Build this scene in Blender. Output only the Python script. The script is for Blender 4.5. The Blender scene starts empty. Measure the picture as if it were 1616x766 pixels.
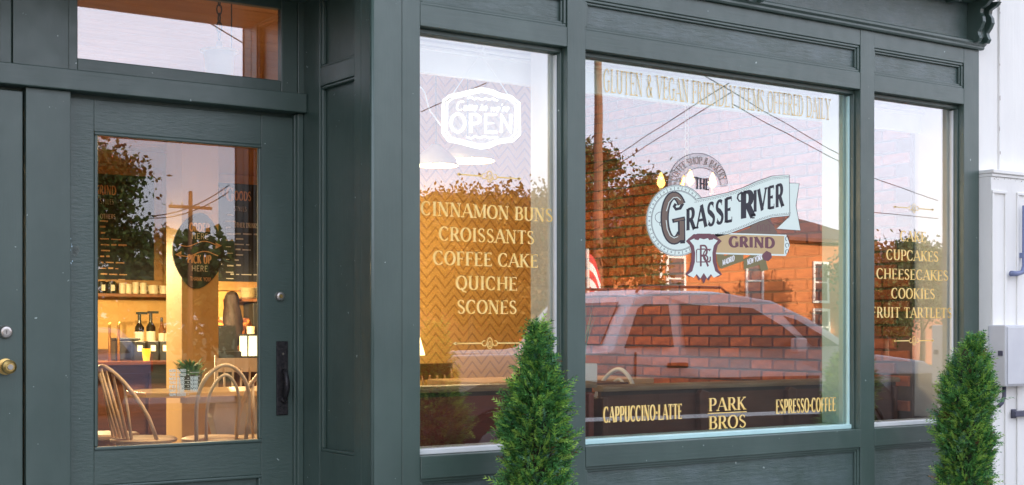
import bpy, math, random
from mathutils import Vector, Matrix
random.seed(7)
S = bpy.context.scene
C = S.collection
R = math.radians

# ------------------------------------------------------------------ camera, sky, sun, exposure
W0, H0PX = 1616, 766
F, U0, HZ, ZC, D = 2190.0, 808.0, 517.0, 1.35, 5.3      # focal in px, centre, horizon row, eye height, distance to front
YAW = R(34.9); sn, cs = math.sin(YAW), math.cos(YAW)
cam = bpy.data.cameras.new('camera'); co = bpy.data.objects.new('camera', cam); C.objects.link(co)
co.location = (0, -D, ZC); co.rotation_euler = (R(90), 0, -YAW)
cam.sensor_width = 36; cam.lens = 36 * F / W0; cam.shift_y = (HZ - H0PX / 2) / W0
cam.clip_start = .05; cam.clip_end = 2000
S.camera = co
w = bpy.data.worlds.new('World'); S.world = w; w.use_nodes = True
nt = w.node_tree; bg = nt.nodes['Background']
SUN_EL, SUN_AZ = R(15), R(12)        # sun stands behind the shop, low; azimuth from +Y toward +X
sky = nt.nodes.new('ShaderNodeTexSky'); sky.sky_type = 'NISHITA'; sky.sun_disc = False
sky.sun_elevation = SUN_EL; sky.sun_rotation = SUN_AZ; sky.air_density = 1.0; sky.dust_density = 1.5
tc = nt.nodes.new('ShaderNodeTexCoord'); sx = nt.nodes.new('ShaderNodeSeparateXYZ'); nt.links.new(tc.outputs['Generated'], sx.inputs[0])
rp = nt.nodes.new('ShaderNodeValToRGB'); nt.links.new(sx.outputs[2], rp.inputs[0])
rp.color_ramp.elements[0].position = 0.0; rp.color_ramp.elements[0].color = (.97, .90, .94, 1)
rp.color_ramp.elements[1].position = 1.0; rp.color_ramp.elements[1].color = (.66, .75, .92, 1)
for p_, c_ in ((.10, (.86, .85, .98, 1)), (.3, (.80, .84, 1, 1))):
    e_ = rp.color_ramp.elements.new(p_); e_.color = c_
mp = nt.nodes.new('ShaderNodeMapping'); mp.inputs['Scale'].default_value = (1, 1, 4); nt.links.new(tc.outputs['Generated'], mp.inputs[0])
cl = nt.nodes.new('ShaderNodeTexNoise'); cl.inputs['Scale'].default_value = 2.2; cl.inputs['Detail'].default_value = 5
nt.links.new(mp.outputs[0], cl.inputs[0])
mr = nt.nodes.new('ShaderNodeMapRange'); mr.inputs[1].default_value = .3; mr.inputs[2].default_value = .7; mr.inputs[3].default_value = 8.7; mr.inputs[4].default_value = 12.4
nt.links.new(cl.outputs[0], mr.inputs[0])
sc_ = nt.nodes.new('ShaderNodeVectorMath'); sc_.operation = 'SCALE'; nt.links.new(rp.outputs[0], sc_.inputs[0]); nt.links.new(mr.outputs[0], sc_.inputs['Scale'])
mx = nt.nodes.new('ShaderNodeMix'); mx.data_type = 'RGBA'; mx.inputs[0].default_value = .85
nt.links.new(sky.outputs[0], mx.inputs[6]); nt.links.new(sc_.outputs[0], mx.inputs[7])
nt.links.new(mx.outputs[2], bg.inputs[0]); bg.inputs[1].default_value = .1
sl = bpy.data.lights.new('sun', 'SUN'); sl.energy = 4.0; sl.angle = R(.6); sl.color = (1, .78, .55)
so = bpy.data.objects.new('sun', sl); C.objects.link(so)
sd = Vector((math.sin(SUN_AZ) * math.cos(SUN_EL), math.cos(SUN_AZ) * math.cos(SUN_EL), math.sin(SUN_EL)))
so.rotation_euler = sd.to_track_quat('Z', 'Y').to_euler(); so.location = (0, 20, 20)
S.view_settings.view_transform = 'Standard'; S.view_settings.look = 'None'; S.view_settings.exposure = 1.27; S.view_settings.gamma = 1
S.render.resolution_x = 1024; S.render.resolution_y = 485
S.cycles.max_bounces = 10; S.cycles.transparent_max_bounces = 16; S.cycles.sample_clamp_indirect = 6

# ------------------------------------------------------------------ measuring helpers: where a sight line meets the plane y=Y
def X_(px, Y=0.0):
    u = (px - U0) / F; return (D + Y) / (cs - sn * u) * (sn + cs * u)
def P(px, py, Y=0.0):
    u = (px - U0) / F; t = (D + Y) / (cs - sn * u)
    return Vector((t * (sn + cs * u), Y, ZC + (HZ - py) / F * t))
YG = .082
def V(px, py, t, yg=YG):      # a point seen mirrored in the shop glass, t metres along the sight line -> its real place in the street
    u = (px - U0) / F; y = t * (cs - sn * u) - D
    return Vector((t * (sn + cs * u), 2 * yg - y, ZC + (HZ - py) / F * t))

# ------------------------------------------------------------------ materials
MATS = {}
def mat(name, col=(.5, .5, .5), rough=.6, metal=0, emit=None, es=1, spec=.5, trans=0):
    if name in MATS: return MATS[name]
    m = bpy.data.materials.new(name); m.use_nodes = True; MATS[name] = m
    b = m.node_tree.nodes['Principled BSDF']
    b.inputs['Base Color'].default_value = (*col, 1); b.inputs['Roughness'].default_value = rough
    b.inputs['Metallic'].default_value = metal; b.inputs['Specular IOR Level'].default_value = spec
    if emit: b.inputs['Emission Color'].default_value = (*emit, 1); b.inputs['Emission Strength'].default_value = es
    return m
def nodes(m): return m.node_tree.nodes, m.node_tree.links, m.node_tree.nodes['Principled BSDF']
def noisy(name, c1, c2, rough=.6, scale=(8, 8, 8), detail=4, bump=.2, bscale=None, metal=0, spec=.5, lo=.35, hi=.65, dist=.004, rnd=0, island=False):
    """two tones mixed by stretched noise, fine relief, optional per-piece variation"""
    if name in MATS: return MATS[name]
    m = mat(name, c1, rough, metal, spec=spec); N, L, b = nodes(m)
    t = N.new('ShaderNodeTexCoord'); mp = N.new('ShaderNodeMapping'); mp.inputs['Scale'].default_value = scale; L.new(t.outputs['Object'], mp.inputs[0])
    n = N.new('ShaderNodeTexNoise'); n.inputs['Scale'].default_value = 1; n.inputs['Detail'].default_value = detail; n.inputs['Roughness'].default_value = .6
    L.new(mp.outputs[0], n.inputs[0])
    r = N.new('ShaderNodeMapRange'); r.inputs[1].default_value = lo; r.inputs[2].default_value = hi; L.new(n.outputs[0], r.inputs[0])
    mx = N.new('ShaderNodeMix'); mx.data_type = 'RGBA'; mx.inputs[6].default_value = (*c1, 1); mx.inputs[7].default_value = (*c2, 1)
    L.new(r.outputs[0], mx.inputs[0]); out = mx.outputs[2]
    if rnd:
        hv = N.new('ShaderNodeHueSaturation'); L.new(out, hv.inputs['Color'])
        if island: g = N.new('ShaderNodeNewGeometry'); src = g.outputs['Random Per Island']
        else: g = N.new('ShaderNodeObjectInfo'); src = g.outputs['Random']
        q = N.new('ShaderNodeMapRange'); q.inputs[3].default_value = 1 - rnd; q.inputs[4].default_value = 1 + rnd; L.new(src, q.inputs[0]); L.new(q.outputs[0], hv.inputs['Value']); out = hv.outputs[0]
    L.new(out, b.inputs['Base Color'])
    if bump:
        m2 = N.new('ShaderNodeMapping'); m2.inputs['Scale'].default_value = bscale or tuple(s * 4 for s in scale); L.new(t.outputs['Object'], m2.inputs[0])
        n2 = N.new('ShaderNodeTexNoise'); n2.inputs['Scale'].default_value = 1; n2.inputs['Detail'].default_value = 6; n2.inputs['Roughness'].default_value = .65; L.new(m2.outputs[0], n2.inputs[0])
        bp = N.new('ShaderNodeBump'); bp.inputs['Strength'].default_value = bump; bp.inputs['Distance'].default_value = dist; L.new(n2.outputs[0], bp.inputs['Height']); L.new(bp.outputs[0], b.inputs['Normal'])
    return m
PC1, PC2 = (.037, .069, .056), (.058, .096, .080)
def paint(name, bscale, bump, chips=True):
    m = noisy(name, PC1, PC2, .36, (2.2, 2.2, 1.3), 5, bump, bscale, dist=.004, spec=.95); N, L, b = nodes(m)
    # brush sheen variation and a few worn chips showing primer
    t = N.new('ShaderNodeTexCoord'); n = N.new('ShaderNodeTexNoise'); n.inputs['Scale'].default_value = 14; n.inputs['Detail'].default_value = 5; L.new(t.outputs['Object'], n.inputs[0])
    r = N.new('ShaderNodeMapRange'); r.inputs[3].default_value = .28; r.inputs[4].default_value = .52; L.new(n.outputs[0], r.inputs[0]); L.new(r.outputs[0], b.inputs['Roughness'])
    if name == 'paint_rough_panel':
        v = N.new('ShaderNodeTexNoise'); v.inputs['Scale'].default_value = 5; v.inputs['Detail'].default_value = 8; v.inputs['Roughness'].default_value = .7; L.new(t.outputs['Object'], v.inputs[0]); q = N.new('ShaderNodeMapRange'); q.inputs[1].default_value = .42; q.inputs[2].default_value = .66; L.new(v.outputs[0], q.inputs[0])
        src = b.inputs['Base Color'].links[0].from_socket; mx = N.new('ShaderNodeMix'); mx.data_type = 'RGBA'; mx.inputs[7].default_value = (.085, .125, .122, 1); L.new(q.outputs[0], mx.inputs[0]); L.new(src, mx.inputs[6]); L.new(mx.outputs[2], b.inputs['Base Color'])
    if chips:
        v = N.new('ShaderNodeTexNoise'); v.inputs['Scale'].default_value = 34; v.inputs['Detail'].default_value = 3; L.new(t.outputs['Object'], v.inputs[0])
        g = N.new('ShaderNodeMath'); g.operation = 'GREATER_THAN'; g.inputs[1].default_value = .742; L.new(v.outputs[0], g.inputs[0])
        src = b.inputs['Base Color'].links[0].from_socket
        mx = N.new('ShaderNodeMix'); mx.data_type = 'RGBA'; mx.inputs[7].default_value = (.35, .42, .40, 1); L.new(g.outputs[0], mx.inputs[0]); L.new(src, mx.inputs[6]); L.new(mx.outputs[2], b.inputs['Base Color'])
    return m
M_V = paint('paint_vertical_grain', (70, 70, 5), .22)
M_H = paint('paint_horizontal_grain', (5, 60, 70), .25)
M_P = paint('paint_rough_panel', (11, 40, 62), .95)
M_D = paint('paint_door_crackled', (26, 40, 90), .5)
M_M = paint('paint_moulding', (30, 30, 30), .15, False)
M_R = M_V
white = noisy('white_trim', (.78, .79, .78), (.70, .72, .71), .5, (6, 6, 3), 4, .15, (60, 60, 8))
whiteold = noisy('white_weathered_boards', (.90, .88, .83), (.80, .78, .74), .6, (3, 3, 1.2), 6, .45, (50, 50, 5), lo=.3, hi=.75)
mint = noisy('mint_white_trim', (.55, .80, .78), (.50, .74, .72), .5, (6, 6, 3), 3, .1, (60, 60, 8))
def glassmat(name, refl, tint=(.95, .98, .96)):
    m = bpy.data.materials.new(name); m.use_nodes = True; MATS[name] = m; N, L = m.node_tree.nodes, m.node_tree.links
    N.remove(N['Principled BSDF']); o = N['Material Output']
    tr = N.new('ShaderNodeBsdfTransparent'); tr.inputs[0].default_value = (*tint, 1); gl = N.new('ShaderNodeBsdfGlossy'); gl.inputs['Roughness'].default_value = 0.0; gl.inputs[0].default_value = (.97, .97, 1, 1)
    fr = N.new('ShaderNodeLayerWeight'); fr.inputs[0].default_value = .5; pw_ = N.new('ShaderNodeMath'); pw_.operation = 'POWER'; pw_.inputs[1].default_value = 3; L.new(fr.outputs['Facing'], pw_.inputs[0])
    ad = N.new('ShaderNodeMath'); ad.operation = 'MULTIPLY_ADD'; ad.inputs[1].default_value = .5; ad.inputs[2].default_value = refl; L.new(pw_.outputs[0], ad.inputs[0])
    # old glass is never perfectly flat
    t = N.new('ShaderNodeTexCoord'); n = N.new('ShaderNodeTexNoise'); n.inputs['Scale'].default_value = 2.5; n.inputs['Detail'].default_value = 1; L.new(t.outputs['Object'], n.inputs[0])
    bp = N.new('ShaderNodeBump'); bp.inputs['Strength'].default_value = .12; bp.inputs['Distance'].default_value = .0012; L.new(n.outputs[0], bp.inputs['Height']); L.new(bp.outputs[0], gl.inputs['Normal'])
    mx = N.new('ShaderNodeMixShader'); L.new(ad.outputs[0], mx.inputs[0]); L.new(tr.outputs[0], mx.inputs[1]); L.new(gl.outputs[0], mx.inputs[2]); L.new(mx.outputs[0], o.inputs[0])
    return m
GL = glassmat('window_glass', .22); GLD = glassmat('door_glass', .08)
carglass = mat('car_glass', (.02, .025, .03), .05, spec=.7)
black = mat('black_paint', (.015, .015, .017), .4)
gold = noisy('gold_leaf', (.90, .60, .16), (.98, .72, .28), .4, (30, 30, 30), 2, 0)
goldpale = noisy('pale_gold_leaf', (.80, .58, .22), (.88, .70, .36), .4, (30, 30, 30), 2, 0)
wood_dark = noisy('dark_pew_wood', (.060, .022, .014), (.11, .042, .024), .35, (2, 12, 30), 5, .25)
wood_red = noisy('red_brown_pew_wood', (.20, .045, .030), (.11, .024, .018), .38, (1.6, 10, 14), 5, .3)
wood_gold = noisy('honey_wood', (.32, .14, .04), (.22, .085, .025), .4, (2, 12, 30), 5, .2)
wood_chair = noisy('pale_beech', (.84, .66, .52), (.76, .57, .43), .4, (14, 14, 5), 4, .1)
wood_floor = noisy('floor_boards', (.07, .045, .035), (.05, .03, .022), .5, (1, 12, 12), 4, .2)
wood_top = noisy('table_top_wood', (.72, .46, .25), (.62, .38, .19), .35, (1.5, 14, 14), 4, .1)

# ------------------------------------------------------------------ mesh builder
class MB:
    def __init__(s): s.v = []; s.f = []; s.mi = []; s.m = 0
    def add(s, vs, fs):
        o = len(s.v); s.v += [tuple(a) for a in vs]; s.f += [tuple(o + i for i in q) for q in fs]; s.mi += [s.m] * len(fs); return s
    def box(s, x0, x1, y0, y1, z0, z1):
        x0, x1 = min(x0, x1), max(x0, x1); y0, y1 = min(y0, y1), max(y0, y1); z0, z1 = min(z0, z1), max(z0, z1)
        return s.add([(x0, y0, z0), (x1, y0, z0), (x1, y1, z0), (x0, y1, z0), (x0, y0, z1), (x1, y0, z1), (x1, y1, z1), (x0, y1, z1)],
                     [(0, 3, 2, 1), (4, 5, 6, 7), (0, 1, 5, 4), (1, 2, 6, 5), (2, 3, 7, 6), (3, 0, 4, 7)])
    def tube(s, pts, r, n=8, cap=True):
        pts = [Vector(p) for p in pts]; k = len(pts); rs = r if isinstance(r, (list, tuple)) else [r] * k; vs = []; fs = []
        up = Vector((0, 0, 1)); prev = None
        for i, p in enumerate(pts):
            d = (pts[min(i + 1, k - 1)] - pts[max(i - 1, 0)]).normalized()
            if prev is None:
                a = d.cross(up); a = d.cross(Vector((1, 0, 0))) if a.length < .1 else a; a.normalize()
            else:
                a = prev - d * prev.dot(d); a.normalize()
            prev = a; b = d.cross(a)
            for j in range(n):
                t = 2 * math.pi * j / n; vs.append(p + (a * math.cos(t) + b * math.sin(t)) * rs[i])
        for i in range(k - 1):
            for j in range(n): fs.append((i * n + j, i * n + (j + 1) % n, (i + 1) * n + (j + 1) % n, (i + 1) * n + j))
        if cap: fs.append(tuple(range(n))[::-1]); fs.append(tuple((k - 1) * n + j for j in range(n)))
        return s.add(vs, fs)
    def lathe(s, prof, c=(0, 0, 0), n=20, axis='z'):
        vs = []; fs = []
        for r, h in prof:
            for j in range(n):
                t = 2 * math.pi * j / n; a, b = r * math.cos(t), r * math.sin(t)
                p = (a, b, h) if axis == 'z' else ((a, h, b) if axis == 'y' else (h, a, b)); vs.append((c[0] + p[0], c[1] + p[1], c[2] + p[2]))
        for i in range(len(prof) - 1):
            for j in range(n): fs.append((i * n + j, i * n + (j + 1) % n, (i + 1) * n + (j + 1) % n, (i + 1) * n + j))
        fs.append(tuple(range(n))[::-1]); fs.append(tuple((len(prof) - 1) * n + j for j in range(n)))
        return s.add(vs, fs)
    def prism(s, poly, axis, a, b):       # poly 2-D, extruded along axis from a to b
        def q(p, h): return (h, p[0], p[1]) if axis == 'x' else ((p[0], h, p[1]) if axis == 'y' else (p[0], p[1], h))
        n = len(poly); vs = [q(p, a) for p in poly] + [q(p, b) for p in poly]
        return s.add(vs, [tuple(range(n)), tuple(range(2 * n - 1, n - 1, -1))] + [(i, i + n, (i + 1) % n + n, (i + 1) % n) for i in range(n)])
    def build(s, name, m, parent=None, loc=(0, 0, 0), bevel=0, smooth=False, **tags):
        me = bpy.data.meshes.new(name); me.from_pydata(s.v, [], s.f); ms = m if isinstance(m, (list, tuple)) else [m]
        for q in ms: me.materials.append(q)
        me.polygons.foreach_set('material_index', s.mi)
        if smooth: me.polygons.foreach_set('use_smooth', [True] * len(s.f))
        me.validate(); me.update()
        import bmesh
        bm = bmesh.new(); bm.from_mesh(me); bmesh.ops.recalc_face_normals(bm, faces=bm.faces); bm.to_mesh(me); bm.free()
        o = bpy.data.objects.new(name, me); C.objects.link(o); o.location = loc
        if parent: o.parent = parent
        if bevel:
            b = o.modifiers.new('bevel', 'BEVEL'); b.width = bevel; b.segments = 2; b.limit_method = 'ANGLE'; b.angle_limit = R(40)
        for k, v in tags.items(): o[k] = v
        return o
def thing(name, label, cat, loc=(0, 0, 0), rz=0, group=None, parent=None):
    o = bpy.data.objects.new(name, None); C.objects.link(o); o.location = loc; o.rotation_euler = (0, 0, rz); o.empty_display_size = .1
    if label: o['label'] = label
    if cat: o['category'] = cat
    if group: o['group'] = group
    if parent: o.parent = parent
    return o
def bx(name, m, parent, x0, x1, y0, y1, z0, z1, bevel=0, **t):
    return MB().box(x0, x1, y0, y1, z0, z1).build(name, m, parent, bevel=bevel, **t)
def struct(o): o['kind'] = 'structure'; return o
def copy_tree(o, loc, rz=None, label=None, parent=None):
    kids = [c for c in bpy.data.objects if c.parent == o]
    c = o.copy(); C.objects.link(c); c.parent = parent
    if loc is not None: c.location = loc
    if rz is not None: c.rotation_euler = (0, 0, rz)
    if label: c['label'] = label
    for k in kids: copy_tree(k, None, None, None, c)
    return c
def sub(n, a, b): return [a + (b - a) * i / n for i in range(n + 1)]

# ------------------------------------------------------------------ drawn letter shapes (strokes in a cap-height-1 box)
def arc(cx, cy, rx, ry, a0, a1, n=14): return [(cx + rx * math.cos(R(a0 + (a1 - a0) * i / n)), cy + ry * math.sin(R(a0 + (a1 - a0) * i / n))) for i in range(n + 1)]
def G(w, st, sf=(), vs=()): return (w, st, sf, vs)
GLY = {
 'A': G(.74, [([(.04, 0), (.37, 1)], 't'), ([(.37, 1), (.70, 0)], 'T'), ([(.16, .34), (.58, .34)], 't')], [(.04, 0), (.70, 0)]),
 'B': G(.62, [([(.14, 0), (.14, 1)], 'T'), ([(.14, .97), (.34, .97)] + arc(.34, .75, .17, .22, 90, -90, 10) + [(.14, .53)], None), ([(.14, .52), (.36, .52)] + arc(.36, .275, .2, .245, 90, -90, 10) + [(.14, .03)], None)], [(.14, 0), (.14, 1)]),
 'C': G(.70, [(arc(.38, .5, .31, .48, 48, 312, 22), None)], [], [(.60, .80, .18), (.60, .20, .12)]),
 'D': G(.74, [([(.14, 0), (.14, 1)], 'T'), ([(.14, .97), (.32, .97)] + arc(.32, .5, .34, .47, 90, -90, 18) + [(.14, .03)], None)], [(.14, 0), (.14, 1)]),
 'E': G(.60, [([(.14, 0), (.14, 1)], 'T'), ([(.14, .97), (.54, .97)], 't'), ([(.14, .51), (.44, .51)], 't'), ([(.14, .03), (.56, .03)], 't')], [(.14, 0), (.14, 1)], [(.53, .90, .14), (.43, .51, .16), (.55, .11, .16)]),
 'F': G(.56, [([(.14, 0), (.14, 1)], 'T'), ([(.14, .97), (.52, .97)], 't'), ([(.14, .50), (.42, .50)], 't')], [(.14, 0), (.14, 1)], [(.51, .90, .14), (.42, .50, .16)]),
 'G': G(.74, [(arc(.38, .5, .31, .48, 48, 300, 22) + [(.62, .12)], None), ([(.60, .42), (.60, .06)], 'T')], [(.60, .44)], [(.60, .80, .18)]),
 'H': G(.78, [([(.14, 0), (.14, 1)], 'T'), ([(.64, 0), (.64, 1)], 'T'), ([(.14, .51), (.64, .51)], 't')], [(.14, 0), (.14, 1), (.64, 0), (.64, 1)]),
 'I': G(.34, [([(.17, 0), (.17, 1)], 'T')], [(.17, 0), (.17, 1)]),
 'K': G(.72, [([(.14, 0), (.14, 1)], 'T'), ([(.60, 1), (.17, .46)], 't'), ([(.27, .58), (.62, 0)], 'T')], [(.14, 0), (.14, 1), (.62, 0), (.58, 1)]),
 'L': G(.58, [([(.14, 0), (.14, 1)], 'T'), ([(.14, .03), (.54, .03)], 't')], [(.14, 0), (.14, 1)], [(.54, .11, .18)]),
 'M': G(.92, [([(.12, 0), (.12, 1)], 't'), ([(.14, 1), (.46, .08)], 'T'), ([(.46, .08), (.78, 1)], 't'), ([(.79, 0), (.79, 1)], 'T')], [(.12, 0), (.10, 1), (.79, 0), (.81, 1)]),
 'N': G(.78, [([(.12, 0), (.12, 1)], 't'), ([(.12, 1), (.64, 0)], 'T'), ([(.64, 0), (.64, 1)], 't')], [(.12, 0), (.10, 1), (.64, 1)]),
 'O': G(.76, [(arc(.38, .5, .31, .48, 0, 360, 30), None)]),
 'P': G(.60, [([(.14, 0), (.14, 1)], 'T'), ([(.14, .97), (.34, .97)] + arc(.34, .71, .19, .26, 90, -90, 12) + [(.14, .45)], None)], [(.14, 0), (.14, 1)]),
 'Q': G(.76, [(arc(.38, .5, .31, .48, 0, 360, 30), None), ([(.36, .10), (.48, -.10), (.70, -.18)], None)]),
 'R': G(.68, [([(.14, 0), (.14, 1)], 'T'), ([(.14, .97), (.34, .97)] + arc(.34, .73, .18, .24, 90, -90, 12) + [(.14, .49)], None), ([(.34, .49), (.60, 0)], 'T')], [(.14, 0), (.14, 1), (.61, 0)]),
 'S': G(.56, [(arc(.28, .745, .19, .225, 38, 200, 12) + [(.13, .62), (.28, .52), (.42, .40)] + arc(.28, .26, .20, .235, 20, -150, 12), 'S')], [], [(.435, .84, .16), (.115, .17, .16)]),
 'T': G(.66, [([(.33, 0), (.33, 1)], 'T'), ([(.04, .97), (.62, .97)], 't')], [(.33, 0)], [(.05, .89, .16), (.61, .89, .16)]),
 'U': G(.74, [([(.14, 1), (.14, .30)] + arc(.37, .28, .23, .26, 180, 360, 14) + [(.60, .30), (.60, 1)], None)], [(.14, 1), (.60, 1)]),
 'V': G(.72, [([(.05, 1), (.36, 0)], 'T'), ([(.36, 0), (.67, 1)], 't')], [(.06, 1), (.66, 1)]),
 'W': G(.98, [([(.05, 1), (.27, 0)], 'T'), ([(.27, 0), (.49, .9)], 't'), ([(.49, .9), (.71, 0)], 'T'), ([(.71, 0), (.93, 1)], 't')], [(.06, 1), (.92, 1)]),
 'Y': G(.70, [([(.05, 1), (.35, .46)], 'T'), ([(.65, 1), (.35, .46)], 't'), ([(.35, .46), (.35, 0)], 'T')], [(.06, 1), (.64, 1), (.35, 0)]),
 '&': G(.78, [([(.70, .02), (.24, .66)] + arc(.36, .80, .14, .17, 200, -20, 12) + [(.18, .42)] + arc(.32, .25, .21, .23, 150, 300, 10) + [(.66, .46)], None)]),
 '.': G(.30, [([(.15, .40), (.15, .56)], 'T')]), '-': G(.4, [([(.06, .45), (.34, .45)], 't')]), ' ': G(.30, []),
 ',': G(.2, [([(.1, .08), (.06, -.1)], 't')]), "'": G(.2, [([(.1, 1), (.08, .8)], 't')]), '!': G(.24, [([(.12, 1), (.12, .28)], 't'), ([(.12, .12), (.12, 0)], 't')]),
}
def ribbon(pts, thick, mode, thin, nib=True):
    n = len(pts); L_, R_ = [], []
    closed = n > 4 and math.dist(pts[0], pts[-1]) < 1e-6
    for i, p in enumerate(pts):
        if closed: a, b = pts[(i - 1) % (n - 1)], pts[(i + 1) % (n - 1)] if i < n - 1 else pts[1]
        else: a, b = pts[max(i - 1, 0)], pts[min(i + 1, n - 1)]
        dx, dy = b[0] - a[0], b[1] - a[1]; l = math.hypot(dx, dy) or 1; dx /= l; dy /= l
        if mode == 'T': t = thick
        elif mode == 't': t = thin
        elif mode == 'D': t = thick * 1.3
        elif mode == 'S': t = thin + (thick - thin) * (1 - abs(dy)) ** .0 * max(abs(dy) * .55, 1 - abs(p[1] - .5) * 2.6 if abs(p[1] - .5) < .38 else 0)
        else: t = thin + (thick - thin) * abs(dy) ** 1.3
        # diagonal strokes are cut flat: widen horizontally
        L_.append((p[0] - dy * t / 2, p[1] + dx * t / 2)); R_.append((p[0] + dy * t / 2, p[1] - dx * t / 2))
    return L_, R_
LAYER = [0]
def draw_text(mb, text, fn, height, width=None, thick=.15, thin=.055, serif=True, track=.06, start=0):
    """fn(u, v) -> 3-D point for u along the line, v up, in metres; k-th stroke sits 40 microns nearer than the last"""
    tot = sum(GLY[c][0] + track for c in text) - track
    sx_ = (width / (tot * height)) if width else 1.0
    x = start; k = 0
    for c in text:
        wd, st, sf, vs = GLY[c]
        def q(px, py): return ((x + px * sx_ * height), py * height)
        def quadstrip(A, B):
            nonlocal k
            k += 1; n = len(A)
            v3 = [fn(*q(*p), k) for p in A] + [fn(*q(*p), k) for p in B]
            mb.add(v3, [(i, i + 1, n + i + 1, n + i) for i in range(n - 1)])
        tx = 1 / sx_ ** .35 if sx_ < 1 else 1
        for pts, mode in st:
            A, B = ribbon(pts, thick * tx, mode, thin * tx); quadstrip(A, B)
        if serif:
            for (px, py) in sf:
                s_ = .055; up = 1 if py < .5 else -1; hw = .125
                quadstrip([(px - hw, py), (px - thick * .5, py + up * s_ * 1.6)], [(px + hw, py), (px + thick * .5, py + up * s_ * 1.6)])
                quadstrip([(px - hw, py), (px - hw, py + up * s_ * .8)], [(px + hw, py), (px + hw, py + up * s_ * .8)])
            for (px, py, h) in vs:
                quadstrip([(px - .022, py - h / 2), (px - .022, py + h / 2)], [(px + .022, py - h / 2), (px + .022, py + h / 2)])
        x += (wd + track) * sx_ * height
    return x
def plane_fn(x0, z0, y, step=.00004): return lambda u, v, k=0: (x0 + u, y - (k % 6) * step, z0 + v)

# ================================================================== large structure: street, sidewalk, shop shell
asph = noisy('asphalt', (.055, .055, .058), (.075, .073, .074), .8, (1.5, 1.5, 1.5), 6, .5, (90, 90, 90))
conc = noisy('concrete', (.34, .33, .32), (.27, .26, .25), .8, (1.2, 1.2, 1.2), 6, .4, (60, 60, 60))
lawn = noisy('lawn', (.05, .09, .025), (.08, .12, .04), .9, (3, 3, 3), 6, .5, (60, 60, 60))
struct(bx('ground', lawn, None, -250, 260, -300, 120, -.6, -.16))
struct(bx('road', asph, None, -120, 200, -17, -3.0, -.5, -.12))
struct(bx('sidewalk', conc, None, -120, 200, -2.98, 0.8, -.5, 0.0, .01))
struct(bx('far_sidewalk', conc, None, -120, 200, -19.2, -17.02, -.5, 0.0, .01))
mk = noisy('road_paint', (.75, .72, .5), (.6, .58, .42), .7, (6, 6, 6), 4, .1)
ml = MB(); ml.box(-120, 200, -10.1, -9.98, -.12, -.116); ml.box(-120, 200, -9.85, -9.73, -.12, -.116); struct(ml.build('road_marking', mk))

root = thing('cafe_storefront', 'dark green painted wooden cafe storefront with panelled rails, cornice and recessed entrance', 'storefront')
XC, YA = 2.955, .66         # corner of the recess, back plane of the recess
Z_SILL, Z_OP = .775, 2.694
def panel(x0, x1, z0, z1, y=0.0, mp=M_P, depth=.03):
    """sunk panel with a stepped moulding, facing -y"""
    p = bx('panel', mp, root, x0 + .004, x1 - .004, y + depth, y + depth + .02, z0 + .004, z1 - .004)
    for k, (o, dd, wd) in enumerate(((0, .006, .014), (.014, .015, .012))):
        fr = MB(); a0, a1, b0, b1 = x0 + o, x1 - o, z0 + o, z1 - o; yy0, yy1 = y + dd, y + depth - .001
        fr.box(a0, a1, yy0, yy1, b1 - wd, b1); fr.box(a0, a1, yy0, yy1, b0, b0 + wd); fr.box(a0, a0 + wd, yy0, yy1, b0 + wd, b1 - wd); fr.box(a1 - wd, a1, yy0, yy1, b0 + wd, b1 - wd)
        fr.build('moulding', M_M, p, bevel=.003)
    return p
def rail(n, m, x0, x1, y0, y1, z0, z1, b=.003): return bx(n, m, root, x0, x1, y0, y1, z0, z1, b)
T = .10                      # thickness of the main frame
# uprights
rail('corner_post', M_V, XC, 3.105, 0, T, .08, 3.034); rail('corner_post', M_V, 3.107, 3.2, .0015, T, .08, 3.034)
rail('mullion', M_V, 4.02, 4.13, -.002, T, .10, 3.034); rail('mullion', M_V, 6.095, 6.212, -.002, T, .10, 3.034)
rail('end_post', M_V, 7.018, 7.162, -.001, T, .08, 3.034)
# horizontals per bay
bays = [(3.2, 4.02), (4.13, 6.095), (6.212, 7.018)]
for i, (a, b) in enumerate(bays):
    rail('head_rail', M_H, a, b, 0, T, Z_OP, 2.79); rail('upper_rail', M_H, a, b, 0, T, 2.942, 3.034)
    rail('sill_rail', M_H, a, b, -.004, T, .674, Z_SILL); rail('bottom_rail', M_H, a, b, 0, T, .08, .19)
    pa = panel(a + .002, b - .002, 2.79, 2.942); pb = panel(a + .002, b - .002, .19, .674)
rail('plinth', M_H, XC - .01, 7.18, -.03, T, 0, .08)
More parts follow.
